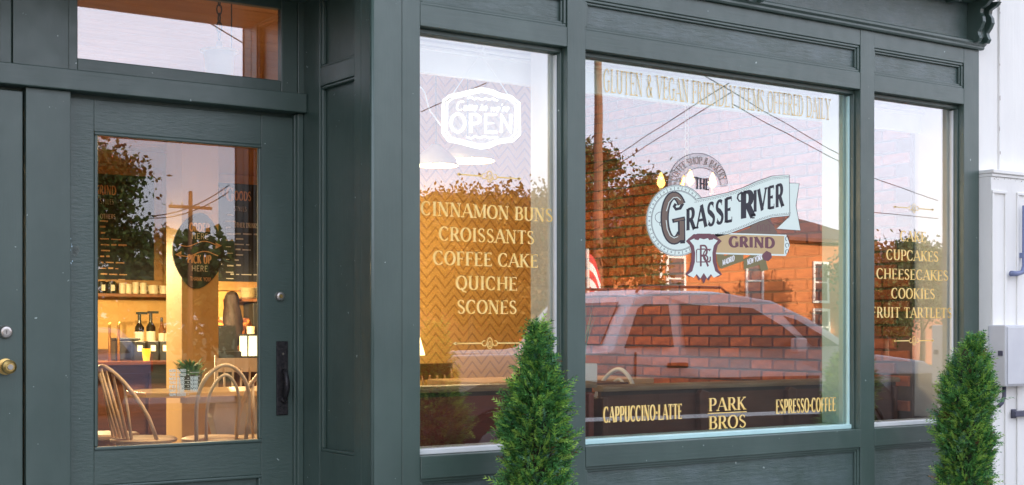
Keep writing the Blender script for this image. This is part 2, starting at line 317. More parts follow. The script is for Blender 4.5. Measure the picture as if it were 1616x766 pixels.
# frieze, crown moulding, cornice, brackets
cr = MB(); cr.prism([(0, 3.034), (-.022, 3.034), (-.03, 3.042), (-.03, 3.052), (-.045, 3.062), (-.045, 3.074), (-.02, 3.086), (0, 3.09)], 'x', -2.2, 7.175); cr.build('crown_moulding', M_M, root)
rail('frieze', M_P, -2.2, 7.162, 0.0, T, 3.091, 3.36)
co_ = MB(); co_.prism([(.05, 3.36), (-.03, 3.30), (-.05, 3.31), (-.10, 3.33), (-.26, 3.34), (-.27, 3.40), (-.33, 3.46), (-.33, 3.50), (.05, 3.56)], 'x', -2.2, 7.19); co_.build('cornice', M_M, root)
def bracket(x):
    pr = [(0, 3.062), (-.03, 3.064), (-.043, 3.085), (-.032, 3.105), (-.028, 3.125), (-.05, 3.15), (-.066, 3.18), (-.062, 3.21), (-.045, 3.235), (-.05, 3.26), (-.09, 3.275), (-.115, 3.30), (0, 3.32)]
    pr = [(a - .046 if a < 0 else a, b) for a, b in pr]
    for dx in (0, .085):
        MB().prism(pr, 'x', x + dx, x + dx + .03).build('bracket', M_M, root, bevel=.003)
    bx('bracket', M_M, root, x + .03, x + .085, -.06, 0, 3.10, 3.30)
for x in (7.05, 5.15, 3.25, 1.2): bracket(x)
for k in range(42):
    xx = 7.16 - k * .13
    if all(not (b_ - .03 < xx < b_ + .14) for b_ in (7.05, 5.15, 3.25)): bx('dentil', M_M, root, xx - .055, xx, -.075, -.001, 3.285, 3.315)
for x in (7.02, 7.11, 7.175): MB().lathe([(.012, -.30), (.02, -.285), (.02, -.26), (.012, -.24)], (x, 0, 3.335), 10, 'y').build('cornice_drop', M_M, root)


# recess: side wall facing the door
ZL = 2.89                    # underside of the recess ceiling
def ybox(n, m, y0, y1, z0, z1, x0=XC, x1=XC + .08, b=.003): return bx(n, m, root, x0, x1, y0, y1, z0, z1, b)
ybox('return_stile', M_R, .500, .70, 0, ZL, XC + .001); ybox('return_stile', M_R, .102, .165, 0, ZL, XC + .001)
MB().tube([(XC + .004, .006, 0), (XC + .004, .006, 3.03)], .009, 10).build('corner_bead', M_M, root, smooth=True)
ybox('return_stile', M_R, .012, .1015, 0, ZL, XC + .0005, XC + .05)
for z0, z1 in ((0, .09), (.62, .775), (2.47, 2.555), (2.88, ZL)): ybox('return_rail', M_R, .165, .500, z0, z1, XC + .002)
for z0, z1 in ((.09, .62), (.775, 2.47), (2.555, 2.88)):
    p = ybox('return_panel', M_R, .167, .498, z0, z1, XC + .03, XC + .05, 0)
    fr = MB(); wd = .014
    fr.box(XC + .008, XC + .029, .167, .498, z1 - wd, z1); fr.box(XC + .008, XC + .029, .167, .498, z0, z0 + wd)
    fr.box(XC + .008, XC + .029, .167, .167 + wd, z0 + wd, z1 - wd); fr.box(XC + .008, XC + .029, .498 - wd, .498, z0 + wd, z1 - wd)
    fr.build('moulding', M_M, p, bevel=.004)
rail('recess_ceiling', M_H, -2.2, XC + .05, .001, .80, ZL, ZL + .05)
struct(bx('entrance_step', conc, None, -2.2, XC - .002, .02, .80, 0.0, .17, .008))
rail('recess_side_wall', M_R, .50, .60, .001, .80, 0, ZL)
rail('corner_post', M_V, .30, .60, -.003, -.0005, .08, 3.034)
rail('front_wall', M_V, -2.2, .499, .0, .35, 0, 3.034)
rail('recess_header', M_H, .60, XC - .001, .0, T, ZL + .051, 3.034)
rail('door_post', M_V, .601, .722, YA, YA + .12, .17, 2.362)
# back of the recess
rail('transom_beam', M_H, -2.2, XC - .001, YA - .035, YA + .06, 2.363, 2.452, .004)
rail('door_post', M_V, 1.664, 1.852, YA, YA + .12, .17, 2.362); rail('transom_post', M_V, 1.612, 1.845, YA + .004, YA + .12, 2.453, ZL)
rail('jamb', M_V, 2.925, XC, YA + .004, YA + .12, .17, 2.362)
rail('jamb', M_V, 2.926, XC + .01, YA + .004, YA + .12, 2.453, ZL)
rail('jamb_stop', M_M, 2.915, 2.926, YA + .02, YA + .05, .17, 2.36)
rail('threshold', M_H, 1.852, 2.925, YA - .02, YA + .14, .168, .20)
MB().tube([(2.918, YA + .02, 2.453), (2.918, YA + .02, ZL)], .011, 10).build('jamb_bead', M_M, root, smooth=True)
# far left: dark sidelight above and the neighbouring door below
rail('transom_post', M_V, -2.2, 1.50, YA + .012, YA + .12, 2.453, ZL); rail('transom_frame', M_M, 1.50, 1.61, YA + .03, YA + .12, 2.453, ZL, .005)
rail('transom_frame', M_M, 1.56, 1.61, YA + .012, YA + .031, 2.453, ZL, .005)
# transom light over the door
tw = thing('transom_window', None, None, parent=root)
for a in ((1.845, 1.885, 2.453, ZL), (2.842, 2.925, 2.453, ZL), (1.885, 2.842, 2.453, 2.510), (1.885, 2.842, 2.846, ZL)): bx('sash', M_V if a[3] - a[2] > .2 else M_H, tw, a[0], a[1], YA + .008, YA + .05, a[2], a[3], .004)
bx('glass', GL, tw, 1.883, 2.844, YA + .018, YA + .022, 2.508, 2.848)

def door(x0, x1, full=True):
    YD = YA + .045
    d = thing('door', None, None, parent=root)
    ztop, zg0, zg1 = 2.345, .812, 2.205
    gx0, gx1 = (1.968, 2.757) if full else (x0 + .11, x1 - .12)
    if not full: zg0 = 5
    if full:
        bx('stile', M_D, d, x0, gx0, YD, YD + .045, .2, ztop, .003); bx('stile', M_D, d, gx1, x1, YD, YD + .045, .2, ztop, .003)
        bx('top_rail', M_D, d, gx0, gx1, YD + .001, YD + .045, zg1, ztop, .003); bx('lock_rail', M_D, d, gx0, gx1, YD + .001, YD + .045, .66, zg0, .003)
        bx('bottom_rail', M_D, d, gx0, gx1, YD + .001, YD + .045, .2, .36, .003)
        bx('panel', M_D, d, gx0, gx1, YD + .02, YD + .035, .36, .66)
        b_ = MB(); wd = .016
        for (u0, u1, w0, w1) in ((gx0, gx1, zg1 - wd, zg1), (gx0, gx1, zg0, zg0 + wd), (gx0, gx0 + wd, zg0 + wd, zg1 - wd), (gx1 - wd, gx1, zg0 + wd, zg1 - wd), (gx0, gx1, .645, .66), (gx0, gx1, .36, .375), (gx0, gx0 + wd, .375, .645), (gx1 - wd, gx1, .375, .645)):
            b_.box(u0, u1, YD - .006, YD + .018, w0, w1)
        b_.build('glazing_bead', M_M, d, bevel=.005)
        bx('glass', GLD, d, gx0 + .004, gx1 - .004, YD + .022, YD + .026, zg0 + .004, zg1 - .004)
    else:
        bx('stile', M_V, d, x1 - .10, x1, YD - .03, YD + .02, .2, ztop, .003); bx('stile', M_V, d, x0, x0 + .12, YD - .03, YD + .02, .2, ztop, .003)
        bx('panel', M_V, d, x0 + .12, x1 - .10, YD - .028, YD + .01, .2, ztop)
    return d, YD
dr, YD = door(1.858, 2.920)
rail('door_head', M_H, .60, 2.925, YA + .062, YA + .12, 2.30, 2.40, 0)
rail('door_stop', M_V, 2.905, XC + .04, YA + .092, YA + .13, .17, 2.40, 0)
rail('door_stop', M_V, 1.80, 1.865, YA + .092, YA + .13, .17, 2.40, 0)
rail('door_stop', black, 1.853, 1.8575, YA + .06, YA + .11, .2, 2.36, 0)
# handle side hardware
dm = noisy('aged_black_iron', (.018, .017, .02), (.05, .045, .045), .35, (60, 60, 60), 4, .8, (120, 120, 120), metal=.6)
brass = noisy('worn_brass', (.72, .50, .18), (.55, .36, .12), .28, (40, 40, 40), 3, .1, metal=.95)
nickel = noisy('satin_nickel', (.62, .58, .54), (.48, .44, .40), .3, (40, 40, 40), 3, .1, metal=.95)
hp = bx('handle_plate', dm, dr, 2.832, 2.892, YD - .007, YD, .935, 1.285, .003)
MB().tube([(2.866, YD - .006, 1.145), (2.866, YD - .035, 1.135), (2.866, YD - .048, 1.09), (2.866, YD - .048, 1.06), (2.866, YD - .032, 1.02), (2.866, YD - .006, 1.01)], [.010, .011, .014, .014, .011, .009], 10).build('pull', dm, hp, smooth=True)
MB().lathe([(.018, YD - .012), (.014, YD - .02), (.006, YD - .022)], (2.866, 0, 1.01), 12, 'y').build('rosette', dm, hp)
MB().lathe([(.006, YD - .012), (.005, YD - .016)], (2.862, 0, 1.225), 8, 'y').build('screw', nickel, hp)
db = MB().lathe([(.023, YD), (.023, YD - .010), (.019, YD - .016), (.012, YD - .018)], (2.850, 0, 1.497), 20, 'y').build('deadbolt', nickel, dr, smooth=False)
MB().lathe([(.010, YD - .017), (.008, YD - .021)], (2.850, 0, 1.497), 14, 'y').build('keyhole', brass, db)
# neighbouring door at the left edge
d2, _ = door(.72, 1.655, False)
d2k = MB().lathe([(.034, YD - .03), (.034, YD - .037), (.014, YD - .04), (.014, YD - .065), (.024, YD - .072), (.030, YD - .085), (.028, YD - .10), (.018, YD - .108)], (1.583, 0, 1.186), 24, 'y').build('knob', brass, d2, smooth=False)
MB().lathe([(.013, YD - .107), (.011, YD - .112)], (1.583, 0, 1.186), 16, 'y').build('keyhole', nickel, d2k)
d2d = MB().lathe([(.028, YD - .03), (.028, YD - .042), (.022, YD - .05), (.014, YD - .052)], (1.583, 0, 1.331), 24, 'y').build('deadbolt', nickel, d2)
bx('keyhole', dm, d2d, 1.582, 1.584, YD - .0545, YD - .052, 1.322, 1.338)
# door opening wear
wr = MB(); random.seed(3)
for k in range(9):
    z = 1.66 + random.uniform(-.07, .07); x = 1.859 + abs(random.gauss(0, .006)); s = random.uniform(.002, .007)
    wr.add([(x, YD - .0006, z), (x + s, YD - .0006, z + s * .3), (x + s * .8, YD - .0006, z + s * 1.8), (x, YD - .0006, z + s * 1.5)], [(0, 1, 2, 3)])
wr.build('paint_chips', mat('primer', (.45, .62, .72), .6), dr, kind='stuff')
dent = noisy('bare_dented_wood', (.16, .19, .17), (.07, .08, .07), .7, (40, 40, 40), 3, .4)
MB().add([(1.872, YD - .0005, 1.665), (1.888, YD - .0005, 1.655), (1.905, YD - .0005, 1.68), (1.898, YD - .0005, 1.705), (1.880, YD - .0005, 1.70)], [(0, 1, 2, 3, 4)]).build('worn_patch', dent, dr)
# opening hours on the door glass
YT = YD + .0285
wt = mat('white_vinyl', (.85, .85, .85), .5)
hours = [('MON', 'CLOSED', '', 0), ('TUE', 'CLOSED', '', 0), ('WED', '8.00', '10.00', 1), ('THU', '8.00', '10.00', 1), ('FRI', '8.00', '10.00', 1), ('SAT', '7.00', '1.00', 1), ('SUN', 'CLOSED', '', 0)]
GLY.update({'0': G(.62, [(arc(.31, .5, .24, .47, 0, 360, 18), None)]), '1': G(.4, [([(.22, 0), (.22, 1)], 'T'), ([(.06, .78), (.22, 1)], 't')]), '7': G(.58, [([(.06, .96), (.54, .96)], 't'), ([(.53, 1), (.22, 0)], 'T')]),
 '8': G(.62, [(arc(.31, .74, .19, .22, 0, 360, 14), None), (arc(.31, .27, .23, .25, 0, 360, 14), None)]), ':': G(.2, [([(.1, .15), (.1, .3)], 'D'), ([(.1, .6), (.1, .75)], 'D')])})
for i, (a, b, c, _) in enumerate(hours):
    z = P(280, 587.5 + i * 6.25, YT).z; mb = MB(); x0 = X_(267, YT); hh = .0125
    draw_text(mb, a, plane_fn(x0, z, YT), hh, .032, .26, .2, False); draw_text(mb, b.replace('.', ':') if b[0].isdigit() else b, plane_fn(x0 + .037, z, YT), hh, .042 if not b[0].isdigit() else .034, .26, .2, False)
    mb.box(x0 + .087, x0 + .094, YT - .0001, YT, z + .005, z + .008)
    if c: draw_text(mb, c.replace('.', ':'), plane_fn(x0 + .100, z, YT), hh, .036, .26, .2, False)
    mb.box(x0 + .098 if not c else x0 + .037, x0 + .146, YT - .0001, YT, z - .0035, z - .0018)
    mb.build('opening_hours', wt, dr)

# ------------------------------------------------------------------ display windows
def display(a, b, trim, sill):
    wn = thing('display_window', None, None, parent=root)
    dkm = M_M
    s = MB(); s.box(a, b, .045, .10, Z_OP - .022, Z_OP); s.build('sash', M_H, wn, bevel=.003)
    bx('sash', M_V, wn, b - .012, b, .04, .098, Z_SILL, Z_OP - .022, .003); bx('sash', M_V, wn, a, a + .012, .04, .098, Z_SILL, Z_OP - .022, .003)
    bx('glass', GL, wn, a + .010, b - .010, .078, .082, Z_SILL + .006, Z_OP - .020)
    bx('bead', trim, wn, b - .020, b - .0125, .066, .090, Z_SILL + .02, Z_OP - .03, .002)
    bx('bead', sill, wn, a + .012, b - .012, .052, .100, Z_SILL + .001, Z_SILL + .026, .004)
    # inner lining: sill board, side linings, soffit, header board with mouldings
    bx('inner_sill', sill, wn, a, b, .1005, .24, Z_SILL - .03, Z_SILL + .022, .003)
    bx('side_lining', trim, wn, b - .03, b + .03, .1005, .345 if b > 7 else .26, Z_SILL + .024, 2.70, .003); bx('side_lining', trim, wn, a - .02, a + .02, .1005, .26, Z_SILL + .024, 2.70, .003)
    bx('soffit', trim, wn, a - .02, b + .02, .1005, .34, 2.702, 2.73)
    bx('header_board', trim, wn, a - .05, b + .05, .30, .33, 2.55, 2.7015, .003)
    m_ = MB(); m_.box(a - .05, b + .05, .275, .2995, 2.655, 2.672); m_.box(a - .05, b + .05, .262, .2995, 2.676, 2.69); m_.build('header_moulding', trim, wn, bevel=.004)
    return wn
wins = [display(*bays[0], white, white), display(*bays[1], mint, mint), display(*bays[2], white, white)]
YL = .0835
def letter(win, text, x0, x1, z, h, m=gold, inside=False, **k):
    mb = MB(); draw_text(mb, text, plane_fn(x0, z, YL + .0003 if inside else .0772), h, x1 - x0, **k); return mb.build('lettering', m, win)
for t, x0, x1, i in (('CINNAMON BUNS', 3.249, 3.992, 0), ('CROISSANTS', 3.345, 3.882, 1), ('COFFEE CAKE', 3.314, 3.905, 2), ('QUICHE', 3.437, 3.782, 3), ('SCONES', 3.444, 3.779, 4)):
    letter(wins[0], t, x0, x1, 1.858 - .1112 * i, .064)
for t, x0, x1, i in (('CAKE', 6.53, 6.765, 0), ('CUPCAKES', 6.407, 6.88, 1), ('CHEESECAKES', 6.322, 6.971, 2), ('COOKIES', 6.451, 6.846, 3), ('FRUIT TARTLETS', 6.275, 7.005, 4)):
    letter(wins[2], t, x0, x1, 1.857 - .1126 * i, .062)
letter(wins[1], 'CAPPUCCINO.LATTE', 4.304, 4.823, .878, .078, thick=.19, thin=.06)
letter(wins[1], 'ESPRESSO.COFFEE', 5.505, 5.98, .879, .078, thick=.19, thin=.06)
letter(wins[1], 'PARK', 5.009, 5.280, .910, .069); letter(wins[1], 'BROS', 5.009, 5.280, .815, .069)
bx('lettering', gold, wins[1], 5.004, 5.284, .0768, .0773, .8965, .9010)
letter(wins[1], 'GLUTEN & VEGAN FRIENDLY ITEMS OFFERED DAILY', 4.304, 5.936, 2.516, .118, goldpale, thick=.075, thin=.03)
def ornament(win, xc, z, half, m=gold):
    mb = MB(); y = .0770
    for s in (-1, 1):
        mb.box(xc + s * .045, xc + s * half, y, y + .0003, z - .003, z + .003)
        mb.add([(xc + s * half, y, z - .008), (xc + s * (half + .012), y, z), (xc + s * half, y, z + .008), (xc + s * (half - .012), y, z)], [(0, 1, 2, 3)])
    fn = lambda u, v: (xc + u, y, z + v)
    def st(pts, t):
        A, B = ribbon(pts, t, 'T', t); n = len(A); mb.add([fn(*p) for p in A] + [fn(*p) for p in B], [(i, i + 1, n + i + 1, n + i) for i in range(n - 1)])
    st(arc(0, 0, .015, .026, 0, 360, 24), .004); st(arc(0, -.004, .007, .013, 0, 360, 16), .003)
    for s in (-1, 1):
        st(arc(s * .030, 0, .013, .012, 90 + 90 * s, 90 + 90 * s + s * 290, 18), .004)
    mb.build('lettering', m, win)
ornament(wins[0], 3.625, P(770, 279, YL).z, .17); ornament(wins[0], 3.625, P(768, 542, YL).z, .19)
ornament(wins[2], 6.655, P(1440, 329, YL).z, .17, goldpale); ornament(wins[2], 6.655, P(1440, 538, YL).z, .17)

# ------------------------------------------------------------------ the painted badge on the middle window (coordinates measured on the glass)
wm = wins[1]; LY = [0]
def LG(x, y, k=0): p = P(1000 + x / 3.482, 230 + y / 3.482, .077); return (p.x, .0772 - k * .0001, p.z)
def fillp(name, m, poly, k):
    """flat outline filled as a fan of ears"""
    from mathutils.geometry import tessellate_polygon
    v = [LG(x, y, k) for x, y in poly]; t = tessellate_polygon([[Vector((a[0], a[2], 0)) for a in v]])
    return MB().add(v, [tuple(q) for q in t]).build(name, m, wm)
def line_(pts, t, k, mb): 
    A, B = ribbon(pts, t, 'T', t); n = len(A); mb.add([LG(*p, k) for p in A] + [LG(*p, k) for p in B], [(i, i + 1, n + i + 1, n + i) for i in range(n - 1)])
def ell(cx, cy, rx, ry, a0=0, a1=360, n=48): return [(cx + rx * math.cos(R(a0 + (a1 - a0) * i / n)), cy - ry * math.sin(R(a0 + (a1 - a0) * i / n))) for i in range(n + 1)]
pale = mat('badge_pale_mint', (.72, .82, .74), .5); ink = mat('badge_ink', (.018, .018, .028), .5); taupe = mat('badge_taupe', (.17, .115, .085), .5)
plum = mat('badge_plum', (.16, .06, .075), .5); tan = mat('badge_tan', (.56, .40, .20), .5); olive = mat('badge_olive', (.20, .17, .07), .5); greyw = mat('badge_grey', (.52, .52, .58), .5)
frost = bpy.data.materials.new('frosted_vinyl'); frost.use_nodes = True; N, L = frost.node_tree.nodes, frost.node_tree.links
f1 = N.new('ShaderNodeBsdfTransparent'); f2 = N.new('ShaderNodeBsdfDiffuse'); f2.inputs[0].default_value = (.6, .6, .64, 1); f3 = N.new('ShaderNodeMixShader'); f3.inputs[0].default_value = .35; L.new(f1.outputs[0], f3.inputs[1]); L.new(f2.outputs[0], f3.inputs[2]); L.new(f3.outputs[0], N['Material Output'].inputs[0])
fillp('badge_arch', frost, ell(352, 225, 165, 183, 0, 180) + ell(368, 228, 112, 106, 180, 0), 0)
ed = MB(); line_(ell(352, 225, 165, 183, 5, 180), 2.5, 1, ed); line_(ell(368, 228, 112, 106, 5, 180), 2.5, 1, ed); ed.build('badge_outline', ink, wm)
def ellpath(cx, cy, rx, ry, a_start, sgn=-1):
    def f(u, v, k=0):
        a = R(a_start) + sgn * u / ((rx + ry) / 2); return LG(cx + (rx + v) * math.cos(a), cy - (ry + v) * math.sin(a), 2 + (k % 5) * .4)
    return f
mb = MB(); draw_text(mb, 'COFFEE SHOP & BAKERY', ellpath(357, 226, 124, 126, 166), 38, 330, .13, .06, True); mb.build('badge_lettering', taupe, wm)
mb = MB(); draw_text(mb, 'THE', lambda u, v, k=0: LG(338 + u, 238 - v + u * .08, 2 + (k % 5) * .4), 62, 78, .2, .09); line_([(326, 178), (340, 172), (420, 196)], 4, 2, mb); mb.build('badge_lettering', ink, wm)
fillp('badge_medallion', pale, ell(240, 412, 172, 198)[:-1], 1)
rg = MB()
for q in (1, .97, .845, .82): line_(ell(240, 412, 170 * q, 196 * q, 38, 300), 2.6 if q in (1, .845) else 1.6, 2, rg)
for i in range(34):
    a = 42 + i * 7.7; c, s_ = math.cos(R(a)), math.sin(R(a)); r_ = .905
    x, y = 240 + 170 * r_ * c, 412 - 196 * r_ * s_
    if i % 2: line_([(240 + 170 * .86 * c, 412 - 196 * .86 * s_), (240 + 170 * .955 * c, 412 - 196 * .955 * s_)], 2.4, 2, rg)
    else: line_([(x - 4, y), (x, y - 5), (x + 4, y), (x, y + 5), (x - 4, y)], 2.5, 2, rg)
line_(arc(150, 395, 32, 30, 60, 300), 2.5, 2, rg); line_(arc(160, 430, 18, 16, 100, 380), 2.5, 2, rg)
rg.build('badge_outline', ink, wm)
fillp('badge_mill', taupe, [(560, 480), (640, 452), (660, 415), (690, 382), (716, 376), (745, 392), (765, 432), (790, 480), (790, 500), (560, 500)], .5)
mil = MB()
for x in (680, 706, 732): line_([(x, 470), (x, 440), (x + 8, 432), (x + 16, 440), (x + 16, 470)], 3, 2, mil)
line_([(650, 425), (712, 385), (770, 440)], 4, 2, mil); mil.build('badge_outline', plum, wm)
def bend(x0, y0, x1, y1):       # the ribbon's own curve: point t along its centre line
    return None
top = [(335, 296), (420, 280), (520, 258), (600, 232), (680, 196), (760, 168), (855, 160)]
bot = [(858, 386), (760, 396), (690, 418), (600, 456), (520, 486), (440, 505), (300, 520)]
fillp('badge_ribbon', pale, [(855, 205), (910, 208), (892, 330), (917, 467), (785, 458), (858, 386)], 1)
fillp('badge_ribbon', pale, [(240, 300)] + top + bot + [(240, 520)], 3)
fo = MB(); line_([(856, 206), (910, 208), (892, 330), (917, 467), (785, 458), (856, 388)], 3, 4, fo); line_(top + [(858, 386)], 3, 4, fo); line_(bot, 3, 4, fo)
for dt, th in ((9, 1.8), (16, 4)):
    if dt == 9: line_([(x, y + dt) for x, y in top], th, 4, fo); line_([(x, y - dt) for x, y in bot], th, 4, fo)
    else:
        for arr, s_ in ((top, 1), (bot[:-1], -1)):
            for (a, b), (c, d_) in zip(arr, arr[1:]):
                n = int(math.dist((a, b), (c, d_)) / 9)
                for i in range(n): t = i / n; x, y = a + (c - a) * t, b + (d_ - b) * t + s_ * dt; line_([(x, y), (x + 4, y)], 3.4, 4, fo)
fo.build('badge_outline', ink, wm)
fd = MB()
for i in range(12): line_([(790 + i * 6, 452 - i * 5.4), (800 + i * 4.8, 400)], 1.2, 5, fd)
fd.build('badge_outline', taupe, wm)
def rib(u, v, k=0, x0=290, s0=1.0):
    x = x0 + u; base = 468 - .235 * (x - 290) - .00005 * (x - 290) ** 2
    return (x, base - v, k)
def ribfn(x0, base0, slope, hgrow=0): return lambda u, v, k=0: LG(x0 + u, base0 + slope * u - v * (1 + hgrow * u), 5 + (k % 5) * .3)
mb = MB(); draw_text(mb, 'RASSE', ribfn(288, 468, -.205, .0006), 118, 255, .20, .10, True); mb.build('badge_lettering', ink, wm)
mb = MB(); draw_text(mb, 'R', ribfn(588, 404, -.2), 146, 76, .24, .12, True); line_([(612, 262), (592, 258), (574, 270), (570, 290), (580, 306), (594, 304)], 9, 5.5, mb); line_([(640, 380), (652, 398), (664, 396)], 8, 5.5, mb)
draw_text(mb, 'IVER', ribfn(656, 366, -.20, .0004), 118, 168, .20, .10, True); mb.build('badge_lettering', ink, wm)
# the large initial
gpath = [(222 + 52 * math.cos(R(a)), 398 - 124 * math.sin(R(a))) for a in sub(30, 38, 318)]
mb = MB(); A = ribbon(gpath, 50, None, 30); line_(gpath, 46, 6, mb); line_([(212, 415), (282, 400)], 22, 6, mb); line_([(262, 405), (264, 525)], 40, 6.2, mb); line_([(270, 318), (255, 345), (232, 350), (222, 335), (232, 320)], 17, 6.4, mb); line_([(255, 530), (282, 528)], 18, 6.5, mb)
mb.build('badge_lettering', ink, wm)
mb = MB(); line_(gpath[:-1], 30, 7, mb); line_([(222, 413), (276, 402)], 10, 7, mb); line_([(264, 414), (265, 520)], 24, 7.2, mb); mb.build('badge_initial_face', taupe, wm)
mb = MB(); line_([(258, 300), (240, 284), (218, 286), (194, 312), (180, 360)], 4, 8, mb); line_([(178, 410), (184, 460), (200, 495), (222, 508), (243, 500)], 4, 8, mb); mb.build('badge_initial_highlight', pale, wm)
# gold name strip
fillp('badge_strip', pale, [(440, 478), (838, 490), (842, 500), (850, 520), (858, 548), (850, 575), (836, 607), (440, 596)], 2)
fillp('badge_strip', tan, [(445, 486), (828, 497), (826, 597), (445, 588)], 3)
mb = MB(); draw_text(mb, 'GRIND', lambda u, v, k=0: LG(525 + u, 557 - v + u * .028, 4 + (k % 5) * .3), 58, 248, .26, .15, True); mb.build('badge_lettering', plum, wm)
sq = MB()
for y in (512, 548, 584): line_(arc(843, y, 9, 12, 90, 400, 12), 3, 4, sq)
sq.build('badge_outline', ink, wm)
fillp('badge_lower_ribbon', olive, [(455, 600), (478, 578), (500, 606), (560, 590), (602, 580), (604, 634), (545, 655), (480, 678), (462, 650)], 1.5)
fillp('badge_lower_ribbon', olive, [(604, 628), (650, 600), (720, 590), (736, 610), (728, 640), (740, 680), (700, 694), (690, 655), (605, 682)], 1.5)
fillp('badge_rose', plum, [(705, 600), (730, 578), (755, 590), (760, 615), (742, 634), (716, 630)], 3.3)
mb = MB(); draw_text(mb, 'MADRID', lambda u, v, k=0: LG(488 + u, 660 - v - u * .42, 4 + (k % 5) * .3), 30, 66, .2, .1, True); draw_text(mb, 'NEW YORK', lambda u, v, k=0: LG(624 + u, 656 - v - u * .36, 4 + (k % 5) * .3), 30, 84, .2, .1, True); mb.build('badge_lettering', wt, wm)
# shield with the monogram
hs = [(385, 492), (440, 486), (484, 525), (462, 548), (452, 590), (454, 640), (466, 684), (486, 708), (462, 722), (440, 714), (426, 716), (410, 742), (385, 704)]
sym = lambda h: h + [(770 - x, y) for x, y in h[::-1] if x != 385]
fillp('badge_shield', plum, sym(hs), 7)
hw = [(385, 515), (425, 505), (462, 522), (440, 550), (432, 590), (434, 640), (448, 690), (474, 710), (440, 726), (424, 706), (404, 730), (385, 700)]
fillp('badge_shield', pale, sym(hw), 8)
fillp('badge_shield_crest', plum, [(330, 492), (350, 484), (420, 484), (440, 492), (436, 516), (415, 520), (405, 506), (365, 506), (355, 520), (334, 516)], 9)
fillp('badge_shield_tip', plum, [(368, 722), (385, 700), (402, 722), (385, 760)], 7.5)
mb = MB(); draw_text(mb, 'B', lambda u, v, k=0: LG(356 + u, 642 - v, 9 + (k % 5) * .1), 76, 56, .10, .08, False); draw_text(mb, 'R', lambda u, v, k=0: LG(356 + u, 664 - v, 9.6 + (k % 5) * .1), 118, 60, .10, .07, False); draw_text(mb, 'G', lambda u, v, k=0: LG(378 + u, 640 - v, 10.2 + (k % 5) * .1), 70, 52, .10, .08, False)
line_([(345, 588), (348, 570), (425, 570)], 5, 10, mb); line_([(345, 572), (345, 640), (420, 640)], 5, 10, mb); mb.build('badge_monogram', plum, wm)

# ================================================================== the building round the shop front
XB = 6.955; FZ = .20; CZ = 3.42
upper = noisy('upper_wall_paint', (.30, .31, .30), (.26, .27, .26), .7, (2, 2, 2), 4, .2)
plast = noisy('ochre_plaster', (.62, .36, .11), (.54, .30, .09), .7, (1.5, 1.5, 1.5), 4, .15)
cream = noisy('cream_plaster', (.70, .56, .34), (.64, .50, .30), .7, (1.5, 1.5, 1.5), 4, .1)
struct(bx('upper_wall', upper, None, -4, 7.16, .101, .35, 3.42, 6.6))
struct(bx('upper_wall', upper, None, -4, -2.2, 0, .35, 0, 3.42))
struct(bx('roof', upper, None, -4, 7.16, .351, 11.2, 6.4, 6.6))
struct(bx('wall', upper, None, -4.3, -3.0, .351, 10.6, 0, 6.4)); struct(bx('wall', plast, None, -4.3, 7.3, 10.6, 10.9, 0, 6.4))
struct(bx('floor', wood_floor, None, -3, XB, .80, 10.6, .0, FZ)); struct(bx('floor', wood_floor, None, XC + .05, XB, .1, .799, .0, FZ - .002))
struct(bx('wall', plast, None, -2.2, -2.0, .80, 3, 0, 3.42))
ceilw = noisy('ceiling_boards_wood', (.62, .30, .11), (.50, .22, .08), .5, (1, 10, 10), 4, .2, rnd=.15, island=True)
ce = struct(bx('ceiling', ceilw, None, -3, XB, .36, 10.6, CZ + .02, CZ + .2))
for k in range(34):
    y = .8 + k * .29
    bx('ceiling_board', ceilw, ce, -3, XB, y, y + .283, CZ, CZ + .019)
struct(bx('wall', white, None, XC + .04, XB, .102, .34, 2.75, CZ)); struct(bx('wall', cream, None, -2.0, XC + .04, YA + .122, YA + .2, ZL + .051, CZ + .02))
struct(bx('wall', plast, None, XC + .05, XC + .09, .11, .80, .0, 2.75)); struct(bx('wall', plast, None, 3.10, 3.18, .101, .36, .2, 2.74))
struct(bx('wall', plast, None, -2, 1.66, YA + .121, YA + .2, .2, ZL + .05))
# papered partition
wp = mat('chevron_wallpaper', (.8, .5, .2), .6); N, L, b = nodes(wp)
t_ = N.new('ShaderNodeTexCoord'); sp = N.new('ShaderNodeSeparateXYZ'); L.new(t_.outputs['Object'], sp.inputs[0])
def mth(op, a=None, b2=None, c=None, v=(None, None, None)):
    n = N.new('ShaderNodeMath'); n.operation = op
    for i, q in enumerate((a, b2, c)):
        if q is not None: L.new(q, n.inputs[i])
        elif v[i] is not None: n.inputs[i].default_value = v[i]
    return n.outputs[0]
pp = mth('PINGPONG', mth('MULTIPLY', sp.outputs[0], v=(None, 1 / .17, None)), v=(None, .5, None))
vv = mth('SUBTRACT', mth('MULTIPLY', sp.outputs[2], v=(None, 1 / .075, None)), mth('MULTIPLY', pp, v=(None, 2.5, None)))
fr_ = mth('FRACT', vv); ln = mth('LESS_THAN', fr_, v=(None, .26, None))
mx_ = N.new('ShaderNodeMix'); mx_.data_type = 'RGBA'; mx_.inputs[6].default_value = (.72, .42, .13, 1); mx_.inputs[7].default_value = (.47, .25, .075, 1); L.new(ln, mx_.inputs[0]); L.new(mx_.outputs[2], b.inputs['Base Color'])
pw = struct(bx('partition_wall', plast, None, 4.70, XB, 3.905, 4.05, FZ, CZ)); bx('wallpaper', wp, pw, 4.70, XB, 3.90, 3.904, FZ, CZ)
